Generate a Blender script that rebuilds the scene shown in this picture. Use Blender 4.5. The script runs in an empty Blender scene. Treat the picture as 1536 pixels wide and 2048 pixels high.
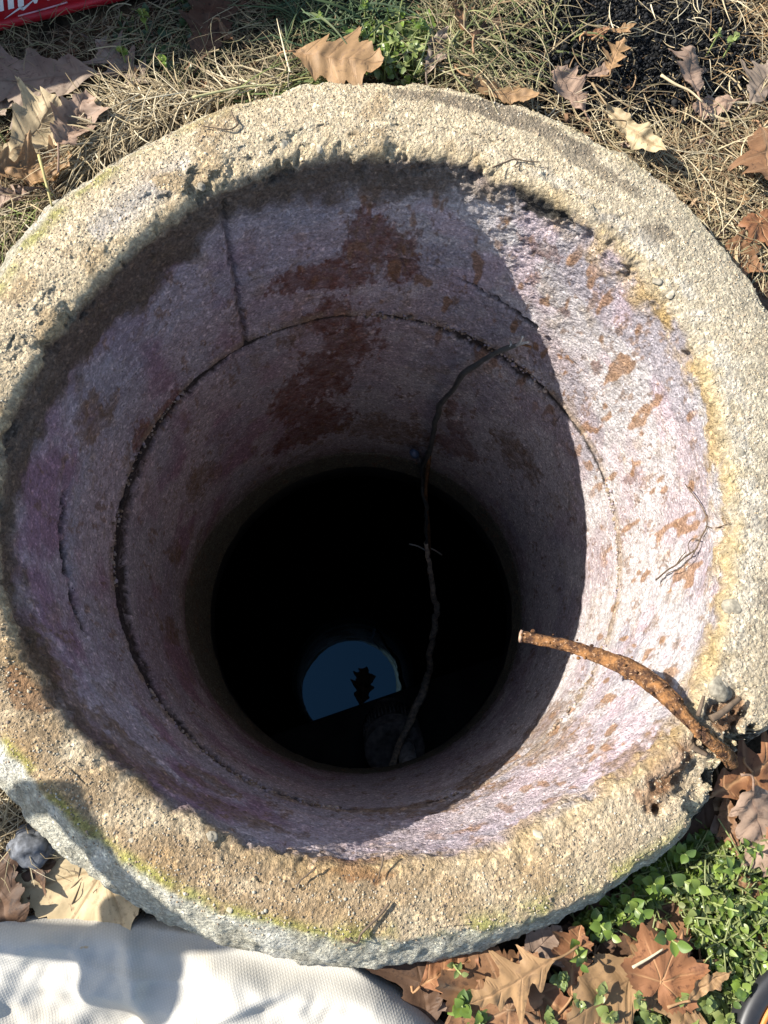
import bpy, math, random
import numpy as np
from mathutils import Vector, Matrix, Euler
random.seed(7); RNG = np.random.default_rng(7)
S = bpy.context.scene
COL = S.collection
R = math.radians

# ------------------------------------------------------------------ camera
PITCH, ROLL = 0.25189508, -0.04024364
CAM = np.array([-0.01891686, -0.1957747, 0.60923967])
FPX = 1539.0
Rx = np.array([[1, 0, 0], [0, math.cos(PITCH), -math.sin(PITCH)], [0, math.sin(PITCH), math.cos(PITCH)]])
Ry = np.array([[math.cos(ROLL), 0, math.sin(ROLL)], [0, 1, 0], [-math.sin(ROLL), 0, math.cos(ROLL)]])
CM = Ry @ Rx
cd = bpy.data.cameras.new('camera'); cam = bpy.data.objects.new('camera', cd); COL.objects.link(cam)
cam.matrix_world = Matrix.Translation(Vector(CAM)) @ Matrix(CM.tolist()).to_4x4()
cd.sensor_fit = 'VERTICAL'; cd.sensor_height = 36.0; cd.lens = FPX / 2048 * 36.0
cd.clip_start = 0.01; cd.clip_end = 500
S.camera = cam

# ------------------------------------------------------------------ light
SUN_AZ, SUN_EL = -14.0, 36.0            # travel direction of the light, and height of the sun
SUN_STRENGTH, SKY_STRENGTH, EXPOSURE = 5.0, 0.105, 1.12
w = bpy.data.worlds.new('World'); S.world = w; w.use_nodes = True
nt = w.node_tree; nt.nodes.clear()
sk = nt.nodes.new('ShaderNodeTexSky'); sk.sky_type = 'NISHITA'; sk.sun_disc = False
sk.sun_elevation = R(SUN_EL); sk.sun_rotation = R(90 - (180 + SUN_AZ))
bg = nt.nodes.new('ShaderNodeBackground'); bg.inputs[1].default_value = SKY_STRENGTH
wo = nt.nodes.new('ShaderNodeOutputWorld')
nt.links.new(sk.outputs[0], bg.inputs[0]); nt.links.new(bg.outputs[0], wo.inputs[0])
sl = bpy.data.lights.new('sun', 'SUN'); sl.energy = SUN_STRENGTH; sl.angle = R(0.55); sl.color = (1.0, 0.945, 0.86)
so = bpy.data.objects.new('sun', sl); COL.objects.link(so)
SD = np.array([math.cos(R(SUN_EL)) * math.cos(R(SUN_AZ)), math.cos(R(SUN_EL)) * math.sin(R(SUN_AZ)), -math.sin(R(SUN_EL))])
so.rotation_euler = Vector(SD).to_track_quat('-Z', 'Y').to_euler(); so.location = (-3, 1, 4)
vs = S.view_settings
vs.view_transform = 'Standard'; vs.look = 'None'; vs.exposure = EXPOSURE; vs.gamma = 1; vs.use_curve_mapping = False
S.cycles.max_bounces = 8; S.cycles.diffuse_bounces = 5

# ------------------------------------------------------------------ numeric helpers
def ray(u, v): return CM @ np.array([(u - 768) / FPX, -(v - 1024) / FPX, -1.0])
def at(u, v, z=0.0):
    """point of the place seen at photo pixel u,v on the level z"""
    d = ray(u, v); return CAM + (z - CAM[2]) / d[2] * d
def wall_at(u, v, rad=0.305):
    d = ray(u, v); A = d[0]**2 + d[1]**2; B = 2 * (CAM[0] * d[0] + CAM[1] * d[1]); K = CAM[0]**2 + CAM[1]**2 - rad * rad
    return CAM + (-B + math.sqrt(B * B - 4 * A * K)) / (2 * A) * d
def _h(i, j, k, s):
    n = (i * np.int64(374761393) + j * np.int64(668265263) + k * np.int64(2147483647) + np.int64(s) * np.int64(1274126177)) & np.int64(0xFFFFFFFF)
    n = ((n ^ (n >> 13)) * np.int64(1274126177)) & np.int64(0xFFFFFFFF)
    return ((n ^ (n >> 16)) & 0xFFFF).astype(np.float32) / 65535.0
def vnoise(P, sc, seed=0):
    q = P * sc; f = np.floor(q); i = f.astype(np.int64); t = (q - f); t = t * t * (3 - 2 * t)
    o = 0
    for a in (0, 1):
        for b in (0, 1):
            for c in (0, 1):
                wt = (t[:, 0] if a else 1 - t[:, 0]) * (t[:, 1] if b else 1 - t[:, 1]) * (t[:, 2] if c else 1 - t[:, 2])
                o = o + wt * _h(i[:, 0] + a, i[:, 1] + b, i[:, 2] + c, seed)
    return o
def fbm(P, sc, seed=0, oc=3, g=0.55):
    o = 0; am = 1; tot = 0
    for k in range(oc):
        o = o + am * vnoise(P, sc * 2.03**k, seed + 17 * k); tot += am; am *= g
    return o / tot
def sst(a, b, x):
    t = np.clip((x - a) / (b - a), 0, 1); return t * t * (3 - 2 * t)
def mixc(c, col, m): return c * (1 - m[:, None]) + np.array(col)[None] * m[:, None]
def per(tab, th):
    """periodic table of (angle deg, value)"""
    a = np.array(sorted(((x % 360), y) for x, y in tab)); x = np.r_[a[-1, 0] - 360, a[:, 0], a[0, 0] + 360]; y = np.r_[a[-1, 1], a[:, 1], a[0, 1]]
    return np.interp(np.asarray(th) % 360, x, y)

# ------------------------------------------------------------------ object helpers
def link(o, parent=None):
    COL.objects.link(o)
    if parent is not None: o.parent = parent
    return o
def mesh(name, V, F, mat=None, parent=None, smooth=True, attrs=None, cols=None):
    m = bpy.data.meshes.new(name); V = np.asarray(V, np.float32)
    F = [np.asarray(f, np.int32) for f in (F if isinstance(F, list) else [F]) if len(f)]
    m.vertices.add(len(V)); m.vertices.foreach_set('co', V.ravel())
    nl = sum(f.size for f in F); npoly = sum(len(f) for f in F)
    m.loops.add(nl); m.loops.foreach_set('vertex_index', np.concatenate([f.ravel() for f in F]))
    tot = np.concatenate([np.full(len(f), f.shape[1], np.int32) for f in F])
    m.polygons.add(npoly); m.polygons.foreach_set('loop_start', np.r_[0, np.cumsum(tot)[:-1]].astype(np.int32))
    m.update(calc_edges=True)
    if smooth: m.polygons.foreach_set('use_smooth', np.ones(npoly, bool))
    for k, a in (attrs or {}).items():
        at_ = m.attributes.new(k, 'FLOAT', 'POINT'); at_.data.foreach_set('value', np.asarray(a, np.float32))
    for k, a in (cols or {}).items():
        at_ = m.attributes.new(k, 'FLOAT_COLOR', 'POINT')
        at_.data.foreach_set('color', np.c_[a, np.ones(len(a))].astype(np.float32).ravel())
    if mat: m.materials.append(mat)
    return link(bpy.data.objects.new(name, m), parent)
def tag(o, label=None, cat=None, group=None, kind=None):
    for k, v in (('label', label), ('category', cat), ('group', group), ('kind', kind)):
        if v: o[k] = v
    return o
def empty(name, loc, label, cat, group=None, rot=(0, 0, 0)):
    o = bpy.data.objects.new(name, None); o.empty_display_size = 0.02; o.location = loc; o.rotation_euler = rot
    return tag(link(o), label, cat, group)
def grid_faces(nr, nc, wrap=False):
    i = np.arange(nr - 1)[:, None]; j = np.arange(nc if wrap else nc - 1)[None]
    a = i * nc + j; b = i * nc + (j + 1) % nc
    return np.stack([a, b, b + nc, a + nc], -1).reshape(-1, 4)
def tube(P, rad, n=8, cap=True, jit=0.0, seed=1):
    """tapered tube along the points P; returns verts, [quads, caps]"""
    P = np.asarray(P, float); k = len(P); rad = np.broadcast_to(np.asarray(rad, float), (k,))
    T = np.gradient(P, axis=0); T /= np.linalg.norm(T, axis=1)[:, None] + 1e-12
    up = np.array([0.13, 0.21, 0.97]) if abs(T[:, 2]).mean() < 0.85 else np.array([0.9, 0.3, 0.1])
    A = np.cross(T, up); A /= np.linalg.norm(A, axis=1)[:, None]; B = np.cross(T, A)
    th = np.linspace(0, 2 * np.pi, n, endpoint=False)
    rr = rad[:, None] * np.ones((1, n))
    V = P[:, None] + rr[..., None] * (np.cos(th)[None, :, None] * A[:, None] + np.sin(th)[None, :, None] * B[:, None])
    V = V.reshape(-1, 3)
    if jit:
        V = V + (np.repeat(rad, n) * jit)[:, None] * (V - np.repeat(P, n, 0)) / (np.repeat(rad, n)[:, None] + 1e-9) * (fbm(V, 260, seed, 3)[:, None] - 0.5) * 2
    F = [grid_faces(k, n, True)]
    if cap:
        V = np.vstack([V, P[0], P[-1]]); a = np.arange(n); b = (a + 1) % n
        F.append(np.c_[b, a, np.full(n, k * n)]); F.append(np.c_[a + (k - 1) * n, b + (k - 1) * n, np.full(n, k * n + 1)])
    return V, F
def spline(P, n):
    P = np.asarray(P, float); k = len(P); out = []
    Q = np.vstack([2 * P[0] - P[1], P, 2 * P[-1] - P[-2]]); tt = np.linspace(0, k - 1 - 1e-6, n)
    for t in tt:
        i = int(t); f = t - i; p0, p1, p2, p3 = Q[i:i + 4]
        out.append(0.5 * (2 * p1 + (p2 - p0) * f + (2 * p0 - 5 * p1 + 4 * p2 - p3) * f * f + (3 * p1 - p0 - 3 * p2 + p3) * f**3))
    return np.array(out)
class Bag:
    """collects pieces that become one mesh"""
    def __init__(s): s.V = []; s.F = {}; s.n = 0; s.C = []
    def add(s, V, F, c=None):
        for f in (F if isinstance(F, list) else [F]):
            f = np.asarray(f)
            if len(f): s.F.setdefault(f.shape[1], []).append(f + s.n)
        s.V.append(np.asarray(V)); s.n += len(V)
        if c is not None: s.C.append(np.broadcast_to(np.asarray(c, float), (len(V), 3)))
    def build(s, name, mat, parent=None, smooth=True):
        return mesh(name, np.vstack(s.V), [np.vstack(f) for f in s.F.values()], mat, parent, smooth, cols={'Col': np.vstack(s.C)} if s.C else None)
def box(bag, lo, hi, M=None, c=None, bev=0.0):
    lo = np.array(lo, float); hi = np.array(hi, float); b = min(bev, (hi - lo).min() * 0.45)
    if b <= 0:
        V = np.array([[x, y, z] for x in (lo[0], hi[0]) for y in (lo[1], hi[1]) for z in (lo[2], hi[2])])
        F = np.array([[0, 1, 3, 2], [4, 6, 7, 5], [0, 4, 5, 1], [2, 3, 7, 6], [0, 2, 6, 4], [1, 5, 7, 3]]); FF = [F]
    else:
        V = []; idx = {}
        for sx in (0, 1):
            for sy in (0, 1):
                for sz in (0, 1):
                    p = np.array([(lo, hi)[sx][0], (lo, hi)[sy][1], (lo, hi)[sz][2]]); inn = np.array([1 - 2 * sx, 1 - 2 * sy, 1 - 2 * sz]) * b
                    for ax in range(3):
                        q = p + inn; q[ax] = p[ax]; idx[(sx, sy, sz, ax)] = len(V); V.append(q)
        V = np.array(V); Q = []; T = []
        for ax in range(3):
            o1, o2 = [a for a in range(3) if a != ax]
            for s in (0, 1):
                f = []
                for a, c2 in ((0, 0), (1, 0), (1, 1), (0, 1)):
                    k = [0, 0, 0]; k[ax] = s; k[o1] = a; k[o2] = c2; f.append(idx[(k[0], k[1], k[2], ax)])
                Q.append(f)
            for a in (0, 1):
                for c2 in (0, 1):
                    k = [0, 0, 0]; k[o1] = a; k[o2] = c2; k0 = list(k); k1 = list(k); k0[ax] = 0; k1[ax] = 1
                    Q.append([idx[(*k0, o1)], idx[(*k1, o1)], idx[(*k1, o2)], idx[(*k0, o2)]])
        for sx in (0, 1):
            for sy in (0, 1):
                for sz in (0, 1): T.append([idx[(sx, sy, sz, a)] for a in range(3)])
        FF = [np.array(Q), np.array(T)]
    if M is not None: V = (np.asarray(M)[:3, :3] @ V.T).T + np.asarray(M)[:3, 3]
    bag.add(V, FF, c)
def fixn(o):
    import bmesh
    b = bmesh.new(); b.from_mesh(o.data); bmesh.ops.recalc_face_normals(b, faces=b.faces); b.to_mesh(o.data); b.free(); return o
def lump(rad, seed, sub=1, flat=0.7, rough=0.35):
    """an irregular stone"""
    import bmesh
    b = bmesh.new(); bmesh.ops.create_icosphere(b, subdivisions=sub, radius=1.0)
    V = np.array([v.co[:] for v in b.verts]); F = np.array([[v.index for v in f.verts] for f in b.faces]); b.free()
    r = np.random.default_rng(seed); V = V * (1 + rough * (fbm(V + r.random(3) * 9, 1.3, seed, 2)[:, None] - 0.5) * 2)
    V = V * np.array([1, 0.7 + 0.3 * r.random(), flat]) * rad; return V, F

# ------------------------------------------------------------------ materials
class NT:
    def __init__(s, name):
        s.m = bpy.data.materials.new(name); s.m.use_nodes = True; s.t = s.m.node_tree; s.t.nodes.clear()
        s.out = s.n('ShaderNodeOutputMaterial'); s.b = s.n('ShaderNodeBsdfPrincipled'); s.l(s.b.outputs[0], s.out.inputs[0])
    def n(s, k, **kw):
        o = s.t.nodes.new(k)
        for a, b in kw.items(): setattr(o, a, b)
        return o
    def l(s, a, b): s.t.links.new(a, b)
    def noise(s, sc, det=3, rough=0.6, co=None):
        o = s.n('ShaderNodeTexNoise'); o.inputs['Scale'].default_value = sc; o.inputs['Detail'].default_value = det; o.inputs['Roughness'].default_value = rough
        if co is not None: s.l(co, o.inputs['Vector'])
        return o
    def ramp(s, src, a, b, c0=(0, 0, 0, 1), c1=(1, 1, 1, 1)):
        o = s.n('ShaderNodeValToRGB'); e = o.color_ramp.elements; e[0].position = a; e[1].position = b; e[0].color = c0; e[1].color = c1; s.l(src, o.inputs[0]); return o
    def mix(s, fac, a, b, mode='MIX'):
        o = s.n('ShaderNodeMix', data_type='RGBA', blend_type=mode)
        for x, i in ((fac, 0), (a, 6), (b, 7)):
            if isinstance(x, (int, float)): o.inputs[i].default_value = x
            elif isinstance(x, tuple): o.inputs[i].default_value = x if len(x) == 4 else (*x, 1)
            else: s.l(x, o.inputs[i])
        return o.outputs[2]
    def math(s, op, a, b=None):
        o = s.n('ShaderNodeMath', operation=op)
        for x, i in ((a, 0), (b, 1)):
            if x is None: continue
            if isinstance(x, (int, float)): o.inputs[i].default_value = x
            else: s.l(x, o.inputs[i])
        return o.outputs[0]
    def bump(s, h, st, dist, prev=None):
        o = s.n('ShaderNodeBump'); o.inputs['Strength'].default_value = st; o.inputs['Distance'].default_value = dist; s.l(h, o.inputs['Height'])
        if prev is not None: s.l(prev, o.inputs['Normal'])
        return o.outputs[0]
    def fin(s, col=None, rough=0.9, spec=0.3, nrm=None, metal=0):
        if col is not None:
            if isinstance(col, tuple): s.b.inputs['Base Color'].default_value = (*col, 1) if len(col) == 3 else col
            else: s.l(col, s.b.inputs['Base Color'])
        if isinstance(rough, (int, float)): s.b.inputs['Roughness'].default_value = rough
        else: s.l(rough, s.b.inputs['Roughness'])
        s.b.inputs['Specular IOR Level'].default_value = spec; s.b.inputs['Metallic'].default_value = metal
        if nrm is not None: s.l(nrm, s.b.inputs['Normal'])
        return s.m
def concrete_mat(name, grain=1.0):
    t = NT(name); co = t.n('ShaderNodeTexCoord').outputs['Object']; a = t.n('ShaderNodeAttribute', attribute_name='Col'); g = t.n('ShaderNodeAttribute', attribute_name='grain')
    f1 = t.noise(420, 4, 0.65, co); f2 = t.noise(1100, 2, 0.6, co); f3 = t.noise(60, 4, 0.6, co)
    v = t.n('ShaderNodeTexVoronoi', feature='F1'); v.inputs['Scale'].default_value = 300; t.l(co, v.inputs['Vector'])
    c = t.mix(1.0, a.outputs['Color'], t.ramp(f1.outputs[0], 0.3, 0.72, (0.62, 0.60, 0.58, 1), (1.32, 1.32, 1.30, 1)).outputs[0], 'MULTIPLY')
    c = t.mix(1.0, c, t.ramp(f3.outputs[0], 0.3, 0.7, (0.84, 0.83, 0.82, 1), (1.12, 1.12, 1.12, 1)).outputs[0], 'MULTIPLY')
    # single grains of lighter and darker sand, each with its own tone
    vr = t.ramp(v.outputs['Color'], 0.1, 0.9, (0.72, 0.70, 0.66, 1), (1.22, 1.2, 1.16, 1)); c = t.mix(0.8, c, t.mix(1.0, c, vr.outputs[0], 'MULTIPLY'))
    sp = t.noise(190, 1, 0.4, co); c = t.mix(t.ramp(sp.outputs[0], 0.60, 0.68).outputs[0], c, t.mix(1.0, c, (1.55, 1.52, 1.45, 1), 'MULTIPLY'))
    sp2 = t.noise(230, 1, 0.4, t.n('ShaderNodeTexCoord').outputs['Generated']); c = t.mix(t.ramp(sp2.outputs[0], 0.72, 0.76).outputs[0], c, (0.06, 0.05, 0.045, 1))
    hgt = t.math('ADD', t.math('MULTIPLY', f1.outputs[0], 1.2), t.math('ADD', t.math('MULTIPLY', f2.outputs[0], 0.35), t.math('MULTIPLY', v.outputs['Distance'], -0.5)))
    n = t.bump(t.math('MULTIPLY', hgt, g.outputs['Fac']), 1.0, 0.0036 * grain)
    return t.fin(c, 0.93, 0.15, n)
M_CON = concrete_mat('weathered_concrete')
def flat_mat(name, col, rough=0.8, spec=0.3, var=0.25, sc=80, bump=0.0, metal=0):
    t = NT(name); co = t.n('ShaderNodeTexCoord').outputs['Object']; f = t.noise(sc, 4, 0.6, co)
    lo = tuple(x * (1 - var) for x in col); hi = tuple(min(1, x * (1 + var)) for x in col)
    r = t.ramp(f.outputs[0], 0.3, 0.7, (*lo, 1), (*hi, 1)); n = t.bump(f.outputs[0], 0.6, bump) if bump else None
    return t.fin(r.outputs[0], rough, spec, n, metal)
def vcol_mat(name, rough=0.8, spec=0.25, sc=150, var=0.2, trans=0.0, bump=0.0):
    t = NT(name); a = t.n('ShaderNodeAttribute', attribute_name='Col'); co = t.n('ShaderNodeTexCoord').outputs['Object']
    f = t.noise(sc, 3, 0.6, co); r = t.ramp(f.outputs[0], 0.3, 0.7, (1 - var, 1 - var, 1 - var, 1), (1 + var, 1 + var, 1 + var, 1))
    c = t.mix(1.0, a.outputs['Color'], r.outputs[0], 'MULTIPLY'); m = t.fin(c, rough, spec, t.bump(f.outputs[0], 0.6, bump) if bump else None)
    if trans:
        tr = t.n('ShaderNodeBsdfTranslucent'); t.l(c, tr.inputs[0]); mx = t.n('ShaderNodeMixShader'); mx.inputs[0].default_value = trans
        t.l(t.b.outputs[0], mx.inputs[1]); t.l(tr.outputs[0], mx.inputs[2]); t.l(mx.outputs[0], t.out.inputs[0])
    return m

# ------------------------------------------------------------------ the concrete rings
RO = [(0, .389), (21, .391), (34, .389), (46, .395), (60, .392), (70, .394), (82, .393), (90, .390), (101, .395), (108, .392), (117, .394), (126, .392), (136, .397), (147, .397), (170, .393), (200, .389), (221, .388), (237, .386), (256, .384), (270, .384), (283, .380), (297, .377), (308, .380), (315.3, .378), (317.1, .368), (318.7, .365), (322, .370), (327, .383), (340, .388)]
RI = [(93, .309), (105, .304), (119, .301), (130, .297), (142, .293), (154, .298), (164, .303), (174, .308), (186, .309), (201, .313), (212, .312), (226, .308), (239, .304), (249, .305), (262, .305), (273, .303), (285, .306), (294, .304), (304, .305), (315, .313), (323, .312), (332, .305), (344, .297), (359, .295), (14, .298), (29, .305), (42, .305), (59, .309), (68, .308), (78, .312)]
BW = [(90, .008), (135, .024), (155, .030), (190, .032), (215, .034), (230, .036), (250, .033), (270, .030), (280, .027), (290, .019), (300, .016), (320, .012), (0, .008), (60, .007)]
ZG = [(90, -.022), (130, -.028), (180, -.045), (225, -.06), (270, -.055), (300, -.055), (330, -.05), (0, -.05), (30, -.04), (60, -.026)]   # ground level round the ring

def blob(T, Z, t0, z0, st, sz, nz, thr=0.0):
    """irregular stain centred at angle t0, height z0"""
    dt = (T - t0 + 180) % 360 - 180
    d = np.sqrt((dt / st)**2 + ((Z - z0) / sz)**2)
    return sst(1.12, 0.78, d * 1.0 + (nz - 0.5) * 3.4 + thr)

def paint_wall(P, T, Z):
    """albedo and surface roughness of the inner walls from angle and height"""
    n1 = fbm(P, 14, 1, 4); n2 = fbm(P, 45, 2, 4); n3 = .6 * fbm(P * np.array([1, 1, .4]), 42, 3, 5, .72) + .4 * fbm(P * np.array([1, 1, .5]), 190, 6, 3, .7); n4 = fbm(P, 130, 4, 3); n5 = fbm(P, 7, 5, 3)
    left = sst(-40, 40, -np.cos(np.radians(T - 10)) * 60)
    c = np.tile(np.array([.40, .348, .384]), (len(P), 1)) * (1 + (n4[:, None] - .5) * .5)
    c = mixc(c, (.27, .165, .225), left * sst(.40, .62, n1) * .9)  # darker purple of the shaded side put into the wall colour
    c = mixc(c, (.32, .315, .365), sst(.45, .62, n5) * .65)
    c = mixc(c, (.53, .515, .53), (1 - left) * sst(.38, .56, n1) * .7)  # whiter tone of the sunlit side put into the wall colour
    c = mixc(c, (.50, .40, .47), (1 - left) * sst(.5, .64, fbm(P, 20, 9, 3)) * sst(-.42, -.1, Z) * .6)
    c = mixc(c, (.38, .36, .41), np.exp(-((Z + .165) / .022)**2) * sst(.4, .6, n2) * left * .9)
    c = mixc(c, (.27, .20, .13), sst(.60, .74, n2) * .35)
    # moss-dark wet foot of the shaft
    zj = per([(90, -.86), (115, -.855), (142, -.83), (164, -.755), (181, -.707), (207, -.704), (235, -.76), (270, -.84), (300, -.86), (330, -.86), (30, -.85), (55, -.86)], T)
    wet = sst(.10, -.02, Z - zj + (n2 - .5) * .12)
    c = mixc(c, (.13, .105, .075), wet * .65); c = mixc(c, (.115, .12, .085), sst(.01, -.01, Z - zj) * .8)
    c = mixc(c, (.20, .20, .17), np.exp(-((Z - zj) / .004)**2) * sst(.35, .55, n2) * .8)
    rust = np.zeros(len(P)); mud = np.zeros(len(P))
    for t0, z0, st, sz in [(102, -.205, 11, .03), (90, -.14, 6, .055), (84, -.17, 4, .05), (95, -.38, 8, .075), (104, -.47, 9, .09), (114, -.56, 7, .08), (104, -.65, 9, .07), (112, -.70, 10, .05), (99, -.30, 6, .05), (56, -.12, 2, .018), (58, -.07, 5, .015), (47, -.14, 1.6, .013), (35, -.17, 1.5, .014), (60, -.60, 4, .03), (64, -.54, 2.4, .045), (58, -.68, 8, .045), (155, -.28, 3, .02), (146, -.30, 4, .02), (-150, -.02, 5, .018), (-95, -.01, 7, .012), (12, -.215, 1.4, .03)]:
        rust = np.maximum(rust, blob(T, Z, t0, z0, st, sz, n3))
    for t0, z0, st, sz in [(-45, -.36, 9, .06), (-50, -.25, 8, .07), (-60, -.36, 12, .05), (-72, -.24, 10, .035), (-84, -.30, 10, .03), (-48, -.03, 6, .03), (163, -.15, 5, .03), (158, -.17, 5, .02), (-128, -.07, 14, .035), (-112, -.10, 9, .03), (-140, -.04, 14, .03), (-120, -.17, 6, .03), (172, -.60, 4, .04), (-165, -.58, 4, .06), (150, -.56, 7, .05), (40, -.53, 10, .05), (80, -.72, 16, .06), ]:
        mud = np.maximum(mud, blob(T, Z, t0, z0, st, sz, n3))
    c = mixc(c, (.15, .057, .036), rust * np.clip(.50 + .9 * (n4 - .25), 0, .92) * (1 - .3 * (np.abs((T + 180) % 360 - 180) < 65))); c = mixc(c, (.185, .12, .072), mud * np.clip(.25 + 1.1 * (n4 - .2), 0, .9))
    # brown smears of soil on the sunlit side: many small vertical flecks, each broken up
    fz = np.maximum.reduce([np.exp(-(((T - t0 + 180) % 360 - 180) / a_)**2 - ((Z - z0) / b_)**2) * k_ for t0, z0, a_, b_, k_ in [(10, -.21, 14, .09, 1), (-12, -.26, 12, .09, .8), (30, -.12, 16, .06, .7), (52, -.13, 12, .08, .8), (-3, -.12, 12, .05, .8), (45, -.30, 14, .10, .5), (-42, -.14, 12, .06, .6), (20, -.05, 18, .03, .6)]])
    ff = .55 * fbm(P * np.array([1, 1, .42]), 62, 13, 4, .7) + .45 * fbm(P * np.array([1, 1, .5]), 210, 14, 3, .7); sm_ = sst(.60, .66, ff + fz * .048)
    c = c * (1 - (sm_ * .66)[:, None]) + (np.array([.22, .14, .092])[None] * (.65 + .9 * n4[:, None]) * (1 - .35 * n2[:, None])) * (sm_ * .66)[:, None]
    fl = sst(.66, .72, fbm(P * np.array([1, 1, .45]), 75, 12, 2)) * (1 - left) * sst(-.42, -.3, Z) * sst(-.02, -.06, Z); c = mixc(c, (.27, .15, .075), fl * .8)
    # earthy band under the rim, yellow lime on the right, caked soil on the left
    zb = per([(120, -.05), (135, -.09), (165, -.06), (185, -.035), (200, -.03), (215, -.03), (100, -.06), (80, -.055), (70, -.03), (240, -.03), (270, -.025), (300, -.02), (0, -.02), (40, -.03)], T)
    band = sst(-.02, .012, Z - zb + (n2 - .5) * .05)
    lf = per([(0, 0), (50, .15), (65, .5), (80, .9), (110, 1), (200, 1), (225, .7), (245, .25), (270, .1), (320, 0)], T)
    c = mixc(c, (.14, .105, .075), band * lf * .88)
    yl = per([(0, .9), (30, 1), (50, .7), (62, .2), (80, 0), (240, 0), (270, .4), (290, .5), (320, .7)], T)
    c = mixc(c, (.50, .36, .17), band * yl * sst(.35, .55, n2) * .9)
    c = mixc(c, (.035, .035, .03), blob(T, Z, 59, -.004, 4.5, .020, n2) * .92)
    return c, rust, mud, band, n1, n2, n4

def wall_disp(P, T, Z, band, n2, n4, lefty):
    """radial relief in metres, + points into the shaft"""
    d = (n2 - .5) * .0045 + (n4 - .5) * .003 * (1 + band)
    d += (fbm(P, 260, 21, 2) - .5) * .0016 * (1 + 1.2 * band)
    zz1 = per([(117, -.168), (128, -.20), (153, -.171), (165, -.142), (184, -.137), (193, -.144), (202, -.156), (225, -.19), (270, -.2), (330, -.2), (0, -.2), (54, -.201), (66, -.189), (77, -.169), (95, -.165)], T)
    a1 = per([(117, .35), (140, .5), (160, .4), (176, .4), (178, 1.2), (203, 1.3), (206, .3), (230, .2), (300, .15), (0, .15), (40, .4), (54, .9), (66, .9), (77, .5), (90, .15), (100, .2)], T)
    g1 = np.exp(-((Z - zz1 - (n2 - .5) * .014) / (.003 + .011 * np.clip(a1 - .6, 0, 1)))**2) * np.minimum(a1, 1)
    g1 = g1 * (.25 + .75 * sst(.36, .52, fbm(P, 95, 27, 4, .7)))
    d -= g1 * .013
    # casting step just above the crack
    d += np.exp(-np.clip(Z - zz1, 0, 9) / .015) * (Z > zz1) * .0045
    ts = 118.6 + (Z + .015) * -10.5
    sm = np.exp(-(((T - ts + 180) % 360 - 180 + (n4 - .5) * 1.2) / .55)**2) * (Z < -.02) * (Z > -.31)
    d -= sm * .006
    return d, g1, sm

def ring_mesh(name, prof, mat, NTH, parent=None):
    """prof(theta array) -> list of (r, z) arrays along the section"""
    th = np.linspace(0, 2 * np.pi, NTH, endpoint=False); sec = prof(th)
    Rr = np.array([s[0] * np.ones(NTH) for s in sec]); Z = np.array([s[1] * np.ones(NTH) for s in sec])
    V = np.stack([Rr * np.cos(th), Rr * np.sin(th), Z], -1).reshape(-1, 3)
    return V, grid_faces(len(sec), NTH, True), np.tile(np.degrees(th), len(sec)), len(sec)

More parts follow.
